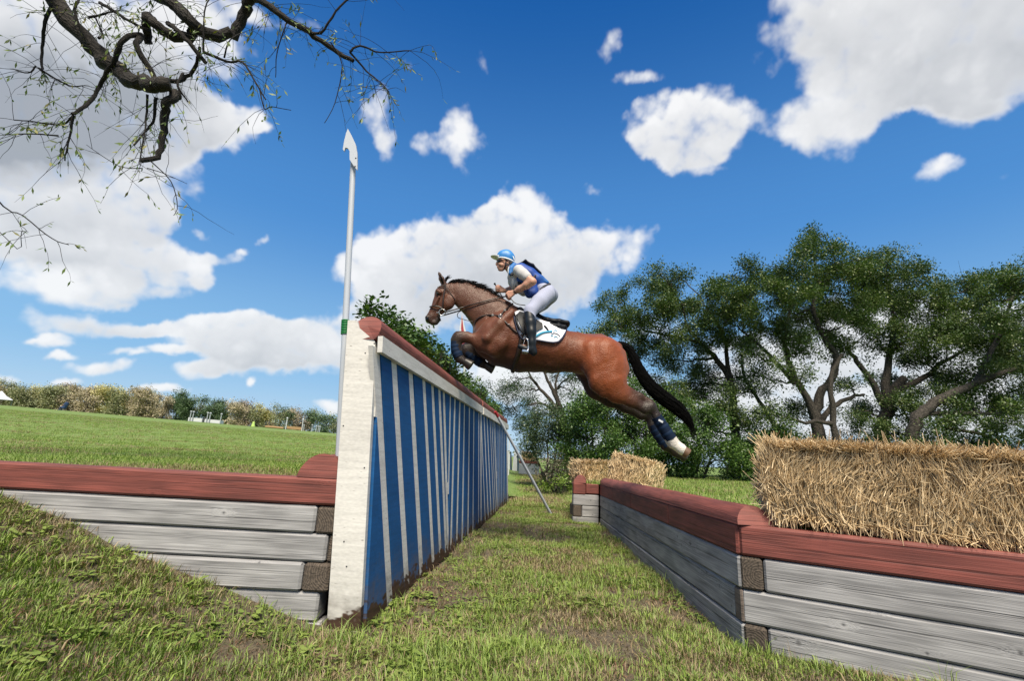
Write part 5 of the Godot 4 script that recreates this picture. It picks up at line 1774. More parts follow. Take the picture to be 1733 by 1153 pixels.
# ---------------------------------------------------------------- soft bodies: tapered bones joined smoothly and meshed as surface nets
class Flesh:
	var a := PackedVector3Array()
	var b := PackedVector3Array()
	var ra := PackedFloat32Array()
	var rb := PackedFloat32Array()
	var sz := PackedFloat32Array()
	var col := PackedColorArray()
	var k := 0.02
	func bone(p: Vector3, q: Vector3, r0: float, r1: float, s := 1.0, c := Color.WHITE) -> void:
		a.append(p); b.append(q); ra.append(r0); rb.append(r1); sz.append(s); col.append(c)
	func dist(p: Vector3, j: int) -> float:
		var s := 1.0 / sz[j]
		var pa := p - a[j]
		var ba := b[j] - a[j]
		pa.z *= s
		ba.z *= s
		var l := ba.length_squared()
		var h := clampf(pa.dot(ba) / l, 0.0, 1.0) if l > 1e-9 else 0.0
		return (pa - ba * h).length() - lerpf(ra[j], rb[j], h)
	func field(p: Vector3) -> float:
		var s := 0.0
		for j in a.size(): s += exp(clampf(-dist(p, j) / k, -60.0, 60.0))
		return -k * log(maxf(s, 1e-26))
	func normal(p: Vector3) -> Vector3:
		var e := 0.006
		return Vector3(field(p + Vector3(e, 0, 0)) - field(p - Vector3(e, 0, 0)), field(p + Vector3(0, e, 0)) - field(p - Vector3(0, e, 0)), field(p + Vector3(0, 0, e)) - field(p - Vector3(0, 0, e))).normalized()
	func tone(p: Vector3, kc: float) -> Color:
		var s := 0.0
		var c := Color(0, 0, 0, 1)
		for j in a.size():
			var w := exp(clampf(-dist(p, j) / kc, -40.0, 40.0))
			s += w
			c += col[j] * w
		c /= maxf(s, 1e-20)
		c.a = 1.0
		return c
	func net(mb: MB, cell: float, kc := 0.02) -> void:
		var lo := Vector3(1e9, 1e9, 1e9)
		var hi := -lo
		for j in a.size():
			var r := maxf(ra[j], rb[j])
			var e := Vector3(r, r, r * sz[j]) + Vector3.ONE * (cell * 3.0)
			lo = lo.min(a[j].min(b[j]) - e)
			hi = hi.max(a[j].max(b[j]) + e)
		var nx := int((hi.x - lo.x) / cell) + 2
		var ny := int((hi.y - lo.y) / cell) + 2
		var nz := int((hi.z - lo.z) / cell) + 2
		var pl := []
		pl.resize(nz)
		var layer := func(z: int) -> void:
			var out := PackedFloat32Array()
			out.resize(nx * ny)
			var pz := lo.z + z * cell
			var m := cell * 3.0 + k * 2.0
			for j in a.size():
				var r := maxf(ra[j], rb[j])
				if pz < minf(a[j].z, b[j].z) - r * sz[j] - m or pz > maxf(a[j].z, b[j].z) + r * sz[j] + m: continue
				var x0 := maxi(0, int((minf(a[j].x, b[j].x) - r - m - lo.x) / cell))
				var x1 := mini(nx - 1, int((maxf(a[j].x, b[j].x) + r + m - lo.x) / cell) + 1)
				var y0 := maxi(0, int((minf(a[j].y, b[j].y) - r - m - lo.y) / cell))
				var y1 := mini(ny - 1, int((maxf(a[j].y, b[j].y) + r + m - lo.y) / cell) + 1)
				for y in range(y0, y1 + 1):
					for x in range(x0, x1 + 1):
						out[y * nx + x] += exp(clampf(-dist(lo + Vector3(x, y, z) * cell, j) / k, -60.0, 60.0))
			for q in out.size():
				out[q] = 1.0 if out[q] < 1e-12 else -k * log(out[q])
			pl[z] = out
		WorkerThreadPool.wait_for_group_task_completion(WorkerThreadPool.add_group_task(layer, nz))
		var plain := true
		for j in col.size():
			if col[j] != col[0]: plain = false
		mb.col = col[0]
		var ids := {}
		var first := mb.v.size()
		var near := cell * 12.0
		for z in nz - 1:
			var p0: PackedFloat32Array = pl[z]
			var p1: PackedFloat32Array = pl[z + 1]
			for y in ny - 1:
				for x in nx - 1:
					var q := y * nx + x
					var v0 := p0[q]
					if v0 > near or v0 < -near: continue
					var sg := v0 < 0.0
					if (p0[q + 1] < 0.0) == sg and (p0[q + nx] < 0.0) == sg and (p1[q] < 0.0) == sg and (p0[q + nx + 1] < 0.0) == sg and (p1[q + 1] < 0.0) == sg and (p1[q + nx] < 0.0) == sg and (p1[q + nx + 1] < 0.0) == sg: continue
					var val := [v0, p0[q + 1], p0[q + nx], p0[q + nx + 1], p1[q], p1[q + 1], p1[q + nx], p1[q + nx + 1]]
					var mask := 0
					for e in 8:
						if val[e] < 0.0: mask |= 1 << e
					if mask == 0 or mask == 255: continue
					var sum := Vector3.ZERO
					var n := 0
					for e in [[0, 1], [2, 3], [4, 5], [6, 7], [0, 2], [1, 3], [4, 6], [5, 7], [0, 4], [1, 5], [2, 6], [3, 7]]:
						var va: float = val[e[0]]
						var vb: float = val[e[1]]
						if (va < 0.0) == (vb < 0.0): continue
						var t := va / (va - vb)
						var ca := Vector3(e[0] & 1, (e[0] >> 1) & 1, e[0] >> 2)
						var cb := Vector3(e[1] & 1, (e[1] >> 1) & 1, e[1] >> 2)
						sum += ca.lerp(cb, t)
						n += 1
					var p := lo + (Vector3(x, y, z) + sum / n) * cell
					if not plain: mb.col = tone(p, kc)
					ids[(z * ny + y) * nx + x] = mb.vert(p, Vector3.ZERO)
		var st := [1, nx, nx * ny]
		for key in ids:
			var x: int = key % nx
			var y: int = (key / nx) % ny
			var z: int = key / (nx * ny)
			var v0: float = pl[z][y * nx + x]
			for d in 3:
				var v1: float = pl[z][y * nx + x + 1] if d == 0 else pl[z][(y + 1) * nx + x] if d == 1 else pl[z + 1][y * nx + x]
				if (v0 < 0.0) == (v1 < 0.0): continue
				var s1: int = st[(d + 1) % 3]
				var s2: int = st[(d + 2) % 3]
				var k1: int = key - s1
				var k2: int = key - s2
				var k3: int = key - s1 - s2
				if not (ids.has(k1) and ids.has(k2) and ids.has(k3)): continue
				var A: int = ids[key]
				var B: int = ids[k1]
				var C: int = ids[k3]
				var D: int = ids[k2]
				# inside lies at the lower corner: the face looks along +d
				if v0 < 0.0: mb.i.append_array(PackedInt32Array([A, C, B, A, D, C]))
				else: mb.i.append_array(PackedInt32Array([A, B, C, A, C, D]))
		mb.smooth(first)

# bones given as photograph pixels in planes HZ + dz, radii in pixels
func chain(f: Flesh, pts: Array, s: float, c: Color, grow := 0.0) -> void:
	for q in pts.size() - 1:
		var u: Array = pts[q]
		var w: Array = pts[q + 1]
		var p := on_z(u[0], u[1], HZ + u[3])
		var e := on_z(w[0], w[1], HZ + w[3])
		f.bone(p, e, (u[2] + grow) * metre_per_px(p), (w[2] + grow) * metre_per_px(e), s, c)

func mirrored(mb: MB) -> MB:        # the same piece on the far side of the horse
	var o := MB.new()
	o.v = mb.v.duplicate(); o.n = mb.n.duplicate(); o.c = mb.c.duplicate(); o.t = mb.t.duplicate()
	for q in o.v.size():
		o.v[q].z = 2.0 * HZ - o.v[q].z
		o.n[q].z = -o.n[q].z
	for q in range(0, mb.i.size(), 3): o.i.append_array(PackedInt32Array([mb.i[q], mb.i[q + 2], mb.i[q + 1]]))
	return o

func mirror_z(mb: MB) -> void:     # add the other side, mirrored in the horse's plane
	var n := mb.v.size()
	var m := mb.i.size()
	for q in n:
		mb.v.append(Vector3(mb.v[q].x, mb.v[q].y, 2.0 * HZ - mb.v[q].z))
		mb.n.append(Vector3(mb.n[q].x, mb.n[q].y, -mb.n[q].z))
		mb.c.append(mb.c[q])
		mb.t.append(mb.t[q])
	for q in range(0, m, 3):
		mb.i.append_array(PackedInt32Array([mb.i[q] + n, mb.i[q + 2] + n, mb.i[q + 1] + n]))

var horse_flesh: Flesh

func on_flesh(f: Flesh, px: float, py: float, off: float) -> Vector3:     # where the near side of the body lies under that sight line
	var d := ray(px, py)
	var t := (-HZ - 0.75) / -d.z
	for q in 150:
		var s := f.field(EYE + d * t) - off
		if s < 0.0015: break
		t += clampf(s * 0.42, 0.0015, 0.2) / d.length()
		if t * -d.z > -HZ + 0.5: break
	var p := EYE + d * t
	if t * -d.z > -HZ + 0.2: p = EYE + d * (HZ / d.z)
	return p

func strap(f: Flesh, pts: Array, r: float, off := 0.006, steps := 3) -> MB:
	var path := []
	for q in pts: path.append(on_flesh(f, q[0], q[1], off))
	var mb := MB.new()
	mb.tube(curve(path, steps), [r], 6)
	return mb

func draped(f: Flesh, top: Array, bot: Array, rows: int, off: float, deep: float) -> MB:
	var g := []
	var ct := top.size()
	for r in rows + 1:
		var row := []
		for c in ct:
			var h := float(r) / rows
			row.append(on_flesh(f, lerpf(top[c][0], bot[c][0], h), lerpf(top[c][1], bot[c][1], h), off))
		g.append(row)
	var mb := MB.new()
	mb.sheet(g)
	if mb.n[mb.n.size() / 2].z < 0:
		for row in g: row.reverse()
		mb = MB.new()
		mb.sheet(g)
	# rim
	var w: int = g[0].size()
	var rim := []
	for c in w: rim.append(g[0][c])
	for r in range(1, rows + 1): rim.append(g[r][w - 1])
	for c in range(w - 2, -1, -1): rim.append(g[rows][c])
	for r in range(rows - 1, 0, -1): rim.append(g[r][0])
	var into := Vector3(0, 0, -deep)
	var mid := Vector3.ZERO
	for p in rim: mid += p
	mid /= rim.size()
	for q in rim.size():
		var a: Vector3 = rim[q]
		var b: Vector3 = rim[(q + 1) % rim.size()]
		if (b - a).cross(into).dot((a + b) / 2 - mid) > 0: mb.quad(a, b, b + into, a + into)
		else: mb.quad(b, a, a + into, b + into)
	return mb

func hoof(parent: Node3D, top: Array, toe: Array, r0: float, r1: float, m: String, dz: float) -> void:
	var a := on_z(top[0], top[1], HZ + dz)
	var b := on_z(toe[0], toe[1], HZ + dz)
	var ax := (b - a).normalized()
	var l := a.distance_to(b)
	var mb := MB.new()
	mb.lathe(a, ax, [Vector2(0.0, 0.0), Vector2(r0 * 0.9, 0.0), Vector2(r0, 0.006), Vector2(lerpf(r0, r1, 0.6), l * 0.6), Vector2(r1, l), Vector2(r1 * 0.92, l + 0.004), Vector2(r1 * 0.55, l - 0.006), Vector2(0.0, l - 0.012)], 16)
	part(mb, "hoof", M[m], parent)

func leg_boot(parent: Node3D, pts: Array, radii: Array, dz: float) -> void:
	var path := []
	var rr := []
	for q in pts.size():
		var p := on_z(pts[q][0], pts[q][1], HZ + dz)
		path.append(p)
		rr.append(radii[q] * metre_per_px(p))
	var mb := MB.new()
	mb.tube(curve(path, 3), curve1(rr, 3), 14)
	var o := part(mb, "leg_boot", M["boot_navy"], parent)
	for h in [0.28, 0.52, 0.78]:
		var i0 := int(h * (path.size() - 1))
		var fr: float = h * (path.size() - 1) - i0
		var c: Vector3 = path[i0].lerp(path[mini(i0 + 1, path.size() - 1)], fr)
		var d: Vector3 = (path[mini(i0 + 1, path.size() - 1)] - path[i0]).normalized()
		var r: float = lerpf(rr[i0], rr[mini(i0 + 1, rr.size() - 1)], fr)
		var sb := MB.new()
		sb.lathe(c - d * 0.016, d, [Vector2(r * 0.98, 0.0), Vector2(r + 0.002, 0.003), Vector2(r + 0.0025, 0.016), Vector2(r + 0.002, 0.029), Vector2(r * 0.98, 0.032)], 14)
		part(sb, "boot_strap", M["strap_navy"], o)

func build_horse() -> void:
	var bay := Color(0.130, 0.037, 0.0135)
	var rich := Color(0.205, 0.050, 0.013)
	var neckc := Color(0.088, 0.033, 0.019)
	var faced := Color(0.095, 0.034, 0.019)
	var dark := Color(0.016, 0.0115, 0.0095)
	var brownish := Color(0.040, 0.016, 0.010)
	var white := Color(0.62, 0.58, 0.55)
	var n1 := noise(1.0, 3, 501)
	var coat := mat("bay_coat", Color.WHITE, 0.46, true)
	coat.metallic_specular = 0.4
	var fur := NoiseTexture2D.new()
	fur.width = 256
	fur.height = 256
	fur.seamless = true
	fur.noise = noise(0.06, 3, 505)
	coat.heightmap_enabled = true
	coat.heightmap_texture = fur
	coat.heightmap_scale = 0.35
	coat.uv1_triplanar = true
	coat.uv1_scale = Vector3(3.0, 5.0, 3.0)
	coat.rim_enabled = true
	coat.rim = 0.2
	coat.rim_tint = 0.7
	mat("hair_black", lin(0.0032, 0.003, 0.003), 0.7).metallic_specular = 0.2
	mat("hoof_dark", lin(0.022, 0.019, 0.017), 0.4)
	mat("hoof_brown", lin(0.13, 0.075, 0.045), 0.45)
	mat("boot_navy", lin(0.003, 0.010, 0.030), 0.75).metallic_specular = 0.3
	mat("strap_navy", lin(0.005, 0.017, 0.048), 0.7).metallic_specular = 0.3
	mat("leather", lin(0.022, 0.012, 0.009), 0.4)
	mat("saddle_leather", lin(0.007, 0.009, 0.013), 0.5).metallic_specular = 0.35
	mat("steel", lin(0.62, 0.62, 0.64), 0.25).metallic = 0.9
	mat("eye", lin(0.006, 0.005, 0.005), 0.08)
	mat("white_cloth", lin(0.72, 0.74, 0.80), 0.85)
	mat("sky_blue_braid", lin(0.06, 0.36, 0.58), 0.7)
	mat("navy_braid", lin(0.012, 0.018, 0.05), 0.7)
	var t := thing("horse", "bay horse leaping over the blue fence with forelegs tucked and hind legs stretched back", "horse", on_z(960, 632, HZ))
	var f := Flesh.new()
	f.k = 0.018
	horse_flesh = f
	# trunk
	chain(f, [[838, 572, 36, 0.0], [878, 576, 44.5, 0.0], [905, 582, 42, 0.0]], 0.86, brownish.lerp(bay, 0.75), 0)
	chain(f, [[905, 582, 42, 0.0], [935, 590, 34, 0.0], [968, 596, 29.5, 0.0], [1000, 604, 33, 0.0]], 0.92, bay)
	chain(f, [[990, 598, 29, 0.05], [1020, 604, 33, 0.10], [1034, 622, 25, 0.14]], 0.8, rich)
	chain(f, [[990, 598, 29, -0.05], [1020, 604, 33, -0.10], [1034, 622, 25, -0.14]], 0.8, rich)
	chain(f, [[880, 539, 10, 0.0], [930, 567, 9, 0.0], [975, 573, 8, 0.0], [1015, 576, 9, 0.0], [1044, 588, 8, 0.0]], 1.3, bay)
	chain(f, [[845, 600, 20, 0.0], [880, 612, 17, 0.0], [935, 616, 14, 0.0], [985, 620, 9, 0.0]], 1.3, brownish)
	# shoulder and breast
	chain(f, [[852, 545, 20, 0.13], [833, 566, 22, 0.17], [818, 578, 18, 0.15]], 0.6, neckc.lerp(bay, 0.5))
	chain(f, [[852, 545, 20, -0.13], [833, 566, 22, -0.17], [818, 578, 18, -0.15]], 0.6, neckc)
	chain(f, [[818, 562, 17, 0.0], [820, 584, 15, 0.0], [836, 603, 13, 0.0]], 1.1, brownish.lerp(bay, 0.4))
	# muscles that show: shoulder blade ridge, upper arm, elbow fold, flank
	chain(f, [[866, 528, 6, 0.19], [846, 548, 7, 0.245], [824, 572, 7, 0.25]], 0.7, neckc.lerp(bay, 0.5))
	chain(f, [[856, 560, 13, 0.21], [846, 580, 12, 0.215], [834, 590, 10, 0.20]], 0.6, bay.lerp(brownish, 0.3))
	chain(f, [[1000, 588, 9, 0.19], [1006, 612, 10, 0.21], [1010, 640, 9, 0.215]], 0.6, rich)
	chain(f, [[1050, 600, 9, 0.10], [1054, 626, 9, 0.13], [1046, 652, 8, 0.17]], 0.8, rich)
	# neck
	chain(f, [[776, 497, 18, 0.0], [796, 509, 22, 0.0], [822, 529, 30, 0.0], [848, 549, 37, 0.0]], 0.5, neckc)
	chain(f, [[764, 486, 7, 0.0], [790, 486, 5.5, 0.0], [822, 498, 6, 0.0], [855, 519, 8, 0.0], [882, 533, 9, 0.0]], 0.8, neckc)
	# near hind leg
	chain(f, [[1024, 618, 31, 0.15], [1034, 645, 24, 0.17], [1044, 664, 18, 0.165]], 0.62, rich)
	chain(f, [[1006, 622, 20, 0.15], [1012, 648, 14, 0.17], [1022, 662, 11, 0.17]], 0.7, bay)
	chain(f, [[1044, 664, 15.5, 0.165], [1068, 679, 9.2, 0.16]], 0.75, brownish.lerp(bay, 0.6))
	chain(f, [[1068, 679, 9.2, 0.16], [1092, 693, 6.8, 0.16]], 0.75, dark.lerp(brownish, 0.5))
	chain(f, [[1064, 662, 7, 0.16], [1084, 671, 3.4, 0.16], [1101, 680, 3.8, 0.16]], 0.8, brownish)
	chain(f, [[1092, 693, 7, 0.16], [1103, 689, 6, 0.16], [1112, 706, 6, 0.16], [1134, 742, 7.5, 0.16]], 0.8, dark)
	chain(f, [[1134, 742, 8, 0.16], [1139, 750, 7.5, 0.16]], 0.9, white)
	chain(f, [[1139, 750, 8, 0.16], [1152, 760, 7, 0.16], [1156, 763, 7, 0.16]], 0.95, white)
	# far hind leg, a little lower
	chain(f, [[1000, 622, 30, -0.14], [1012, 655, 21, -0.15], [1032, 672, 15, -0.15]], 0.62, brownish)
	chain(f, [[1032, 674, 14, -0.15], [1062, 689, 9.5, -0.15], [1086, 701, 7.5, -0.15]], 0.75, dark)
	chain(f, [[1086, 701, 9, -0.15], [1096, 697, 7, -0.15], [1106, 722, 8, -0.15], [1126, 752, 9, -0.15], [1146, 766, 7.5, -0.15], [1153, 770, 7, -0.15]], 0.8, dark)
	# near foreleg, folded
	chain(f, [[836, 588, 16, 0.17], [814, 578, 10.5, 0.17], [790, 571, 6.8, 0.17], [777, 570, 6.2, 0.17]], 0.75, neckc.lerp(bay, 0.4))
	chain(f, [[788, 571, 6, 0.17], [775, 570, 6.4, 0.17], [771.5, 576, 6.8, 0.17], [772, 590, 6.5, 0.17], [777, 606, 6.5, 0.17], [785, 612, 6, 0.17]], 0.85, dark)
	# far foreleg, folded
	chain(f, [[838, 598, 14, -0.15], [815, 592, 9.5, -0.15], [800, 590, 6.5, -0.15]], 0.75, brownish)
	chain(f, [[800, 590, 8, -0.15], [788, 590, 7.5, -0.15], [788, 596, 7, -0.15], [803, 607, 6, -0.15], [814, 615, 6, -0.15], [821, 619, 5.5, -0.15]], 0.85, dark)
	var mb := MB.new()
	f.net(mb, 0.0145, 0.018)
	for q in mb.v.size():       # muscle and rib relief
		var p := mb.v[q]
		var amp := 0.0055 * n1.get_noise_3d(p.x * 8.0, p.y * 6.0, p.z * 6.0) + 0.0022 * n1.get_noise_3d(p.x * 26.0 + p.y * 6.0, p.y * 18.0, p.z * 18.0)
		mb.v[q] = p + mb.n[q] * amp
	mb.smooth(0)
	# head on a finer grid, same surface
	var h := Flesh.new()
	h.k = 0.008
	chain(h, [[775, 497, 17, 0.0], [764, 493, 14, 0.0], [756, 491, 11.5, 0.0]], 0.55, neckc)
	chain(h, [[754, 489, 9.5, 0.0], [748, 497, 11.5, 0.0], [742, 512, 9, 0.0], [735, 526, 7.2, 0.0], [729, 537, 6.8, 0.0]], 0.78, faced)
	chain(h, [[761, 508, 11.5, 0.03], [757, 514, 11, 0.03], [748, 524, 6.5, 0.02], [739, 534, 5, 0.01]], 0.62, faced)
	chain(h, [[761, 508, 11.5, -0.03], [757, 514, 11, -0.03], [748, 524, 6.5, -0.02], [739, 534, 5, -0.01]], 0.62, faced)
	chain(h, [[730, 536, 7, 0.0], [727, 541, 6, 0.0], [733, 546, 5.2, 0.0]], 0.85, dark.lerp(faced, 0.25))
	chain(h, [[741, 541, 5, 0.0], [738, 546, 4.2, 0.0]], 0.85, dark)
	chain(h, [[723, 537.5, 3.3, 0.032], [723.5, 541, 2.8, 0.032]], 0.8, dark)
	chain(h, [[723, 537.5, 3.3, -0.032], [723.5, 541, 2.8, -0.032]], 0.8, dark)
	chain(h, [[741, 492, 3.2, 0.062], [745, 495, 2.6, 0.07]], 0.8, faced)
	chain(h, [[741, 492, 3.2, -0.062], [745, 495, 2.6, -0.07]], 0.8, faced)
	chain(h, [[743, 503, 1.6, 0.066], [737, 516, 1.4, 0.048]], 0.8, faced)
	for e in [1.0, -1.0]:
		chain(h, [[752.5 - (2.5 if e < 0 else 0.0), 482, 3.6, 0.035 * e], [748 - (1.5 if e < 0 else 0.0), 472, 3.6, 0.05 * e], [744.5 - (1.0 if e < 0 else 0.0), 464, 1.5, 0.052 * e], [743.5 - (1.0 if e < 0 else 0.0), 461, 0.6, 0.05 * e]], 0.55, neckc.lerp(dark, 0.5))
	h.net(mb, 0.0062, 0.010)
	# the coat's own variation in tone
	for q in mb.c.size():
		var w := 1.0 + 0.16 * n1.get_noise_3dv(mb.v[q] * 9.0) + 0.10 * n1.get_noise_3dv(mb.v[q] * 60.0)
		mb.c[q] = Color(mb.c[q].r * w, mb.c[q].g * w, mb.c[q].b * w)
	part(mb, "body", coat, t)
	for j in h.a.size(): f.bone(h.a[j], h.b[j], h.ra[j], h.rb[j], h.sz[j], h.col[j])
	# eyes, nostrils, ear hollow
	for e in [1.0, -1.0]:
		mb = MB.new()
		var c := on_z(741, 496.5, HZ + 0.066 * e)
		mb.lathe(c - Vector3(0, 0, 0.006 * e), Vector3(-0.25, 0, e).normalized(), [Vector2(0.016, -0.004), Vector2(0.0145, 0.006), Vector2(0.009, 0.0115), Vector2(0.0, 0.0135)], 12)
		part(mb, "eye", M["eye"], t)
		mb = MB.new()
		c = on_z(723.2, 539, HZ + 0.05 * e)
		mb.lathe(c, Vector3(-0.5, 0.1, 0.86 * e).normalized(), [Vector2(0.0, 0.004), Vector2(0.009, 0.003), Vector2(0.013, 0.007), Vector2(0.016, 0.004), Vector2(0.016, -0.006)], 12)
		part(mb, "nostril", M["eye"], t)
	mb = MB.new()
	mb.tube([on_z(750.5, 480, HZ + 0.056), on_z(747.6, 472, HZ + 0.075), on_z(745, 465, HZ + 0.066)], [0.007, 0.012, 0.003], 8, 0.35, true, Vector3.RIGHT)
	part(mb, "ear_hollow", M["hair_black"], t)
	# hooves
	hoof(t, [786, 611.5], [797, 619], 0.040, 0.056, "hoof_dark", 0.17)
	hoof(t, [821, 618], [835, 625], 0.040, 0.056, "hoof_dark", -0.15)
	hoof(t, [1152, 759], [1163, 768], 0.042, 0.054, "hoof_brown", 0.16)
	hoof(t, [1150, 768], [1160, 775], 0.042, 0.054, "hoof_dark", -0.15)
	# boots on the legs
	leg_boot(t, [[771, 579], [771, 592], [776.5, 605]], [8.2, 8.0, 8.6], 0.17)
	leg_boot(t, [[790, 597], [803, 607], [815, 615.5]], [8.2, 8.0, 8.0], -0.15)
	leg_boot(t, [[1111, 706], [1121, 722], [1135, 743]], [9.4, 9.8, 10.5], 0.16)
	leg_boot(t, [[1104, 719], [1114, 736], [1128, 755]], [9.0, 9.6, 9.8], -0.15)
	mb = MB.new()
	var tag := on_z(1118, 713, HZ + 0.235)
	mb.timber(tag, (lens_x * 0.85 - lens_y * 0.5).normalized(), (lens_y * 0.85 + lens_x * 0.5).normalized(), (lens_x * 0.85 - lens_y * 0.5).normalized().cross((lens_y * 0.85 + lens_x * 0.5).normalized()), Vector3(0.024, 0.009, 0.003), 0.001)
	part(mb, "boot_tab", M["white_cloth"], t)
	# mane and tail
	var r := RandomNumberGenerator.new()
	r.seed = 520
	mb = MB.new()
	var crest := [[757, 477], [772, 476], [790, 479], [812, 487], [835, 500], [857, 514]]
	for q in 760:
		var u := r.randf() * 4.999
		var i0 := int(u)
		var px := lerpf(crest[i0][0], crest[i0 + 1][0], u - i0)
		var py := lerpf(crest[i0][1], crest[i0 + 1][1], u - i0) + 4.0
		var dz := r.randfn(-0.012, 0.022)
		var ln := r.randf_range(6.0, 15.0) * (0.7 if u > 4.0 else 1.0)
		var a := on_z(px, py, HZ + dz)
		var lift := r.randf_range(0.15, 1.05)
		var b := on_z(px + ln * 0.55, py - ln * 0.42 * lift - 2.0, HZ + dz + r.randfn(0, 0.02))
		var c := on_z(px + ln * 1.15, py - ln * 0.55 * lift + r.randf_range(-2.0, 3.0), HZ + dz + r.randfn(0, 0.04))
		mb.tube([a, b, c], [0.0042, 0.0032, 0.0006], 4, 0.5, false)
	for q in 26:      # forelock blown back
		var a := on_z(752 + r.randf_range(-2, 2), 481, HZ + r.randfn(0, 0.02))
		mb.tube([a, on_z(756 + r.randf_range(-2, 2), 472 + r.randf_range(-2, 2), HZ + r.randfn(0, 0.02)), on_z(761 + r.randf_range(-3, 4), 467 + r.randf_range(-2, 3), HZ + r.randfn(0, 0.03))], [0.005, 0.004, 0.0008], 4, 0.5, false)
	part(mb, "mane", M["hair_black"], t)
	mb = MB.new()
	var spine := zpts([[1044, 583], [1056, 585], [1067, 594], [1075, 611], [1085, 632], [1099, 652], [1119, 671], [1142, 688], [1160, 706], [1170, 722]], HZ)
	var thick := [3.8, 4.6, 5.4, 7.0, 8.2, 9.2, 10.0, 9.5, 7.0, 3.0]
	var sp := curve(spine, 5)
	var th := curve1(thick, 5)
	var core := []
	for q in th.size(): core.append(th[q] * 0.0064 * 0.88)
	mb.tube(sp, core, 10, 0.8, true)
	for q in 760:
		var s0 := r.randi_range(0, sp.size() - 14)
		var n := r.randi_range(12, 24)
		var ang := r.randf() * TAU
		var spread := r.randf_range(0.7, 1.22)
		var path := []
		var rad := []
		for j in n:
			var at := mini(s0 + j, sp.size() - 1)
			var over := maxi(0, s0 + j - sp.size() + 1)
			var dirn: Vector3 = (sp[mini(at + 1, sp.size() - 1)] - sp[maxi(at - 1, 0)]).normalized()
			var sd := dirn.cross(Vector3(0, 0, 1)).normalized()
			var w: float = th[at] * 0.0064 * spread
			path.append(sp[at] + sd * cos(ang + j * 0.03) * w + Vector3(0, 0, 1) * sin(ang + j * 0.03) * w * 0.8 + (dirn * 0.5 + Vector3(0.1, -1.0, 0)) * 0.011 * over + Vector3(r.randfn(0, 0.0015), r.randfn(0, 0.0015), 0) * j * 0.4)
			rad.append(0.0034 * (1.0 - float(j) / n * 0.8))
		mb.tube(path, rad, 3, 1.0, false)
	part(mb, "tail", M["hair_black"], t)
	# bridle
	var br := part(strap(f, [[754, 481], [753, 489], [751, 500], [750, 512], [749, 525]], 0.0085, 0.004), "bridle", M["leather"], t)
	mb = strap(f, [[727.5, 519.5], [734, 518.3], [741, 518.8], [748, 522]], 0.0085, 0.004)
	part(mb, "noseband", M["leather"], br)
	mb = strap(f, [[741, 487], [746, 484.5], [753, 484]], 0.008, 0.005)
	part(mb, "browband", M["leather"], br)
	mb = strap(f, [[755, 486], [763, 497], [771, 508]], 0.005, 0.004)
	part(mb, "throat_lash", M["leather"], br)
	mb = strap(f, [[745, 528], [742, 533], [744, 539], [746, 543]], 0.007, 0.004)
	part(mb, "chin_strap", M["leather"], br)
	var bit := on_flesh(f, 748.5, 529, 0.012)
	mb = MB.new()
	var ring := []
	for q in 17: ring.append(bit + (lens_x * cos(TAU * q / 16.0) + lens_y * sin(TAU * q / 16.0)) * 0.034)
	mb.tube(ring, [0.0055], 8, 1.0, false)
	mb.tube([bit - lens_x * 0.030, bit - lens_x * 0.06 - lens_y * 0.005], [0.006, 0.005], 8)
	part(mb, "bit_ring", M["steel"], br)
	# reins to the hands; the far one runs on the other side of the neck
	var hand := on_z(862, 500.5, HZ + 0.13)
	mb = MB.new()
	mb.tube(curve([bit + lens_x * 0.033, on_z(765, 525.5, HZ + 0.12), on_flesh(f, 783, 520.5, 0.03), on_flesh(f, 795, 517, 0.03), on_flesh(f, 808, 513.5, 0.03), on_flesh(f, 821, 510, 0.03), on_flesh(f, 834, 506.5, 0.03), on_flesh(f, 846, 504, 0.035), hand], 3), [0.0075], 6)
	part(mb, "rein", M["leather"], br)
	var fbit := Vector3(bit.x, bit.y, 2 * HZ - bit.z)
	mb = MB.new()
	mb.tube(curve([fbit, on_z(790, 522, HZ - 0.14), on_z(820, 508, HZ - 0.17), on_z(848, 492, HZ - 0.12)], 4), [0.0075], 6)
	part(mb, "rein", M["leather"], br)
	mb = MB.new()
	mb.tube(curve([hand, on_z(868, 510, HZ + 0.16), on_z(876, 515, HZ + 0.17), on_z(889, 517, HZ + 0.16)], 4), [0.005], 5)
	part(mb, "rein", M["leather"], br)
	mb = MB.new()      # martingale straps slack under the reins
	mb.tube(curve([on_z(788, 523.5, HZ + 0.13), on_z(776, 529, HZ + 0.10), on_z(775, 537, HZ + 0.06), on_z(785, 541, HZ + 0.05), on_flesh(f, 801, 545, 0.01)], 4), [0.004], 5)
	part(mb, "martingale_strap", M["leather"], br)
	# breastplate
	var bp := part(strap(f, [[803, 549], [806, 542], [815, 536], [828, 533.5], [846, 535.5]], 0.0105, 0.005), "breastplate", M["leather"], t)
	part(strap(f, [[846, 535.5], [853, 527], [861, 519], [868, 514]], 0.0095, 0.005), "neck_strap", M["leather"], bp)
	part(strap(f, [[846, 535.5], [857, 547], [866, 556], [875, 563]], 0.010, 0.005), "girth_strap", M["leather"], bp)
	mb = MB.new()
	var rg := on_flesh(f, 847, 535.5, 0.012)
	ring = []
	for q in 13: ring.append(rg + (lens_x * cos(TAU * q / 12.0) + lens_y * sin(TAU * q / 12.0)) * 0.018)
	mb.tube(ring, [0.004], 6, 1.0, false)
	part(mb, "ring", M["steel"], bp)
	for q in [[860.5, 550], [854.5, 525.5], [834, 533.8]]:
		mb = MB.new()
		var c := on_flesh(f, q[0], q[1], 0.014)
		mb.timber(c, lens_x, lens_y, -lens_f, Vector3(0.012, 0.010, 0.004), 0.002)
		part(mb, "buckle", M["steel"], bp)
	build_saddle(f)

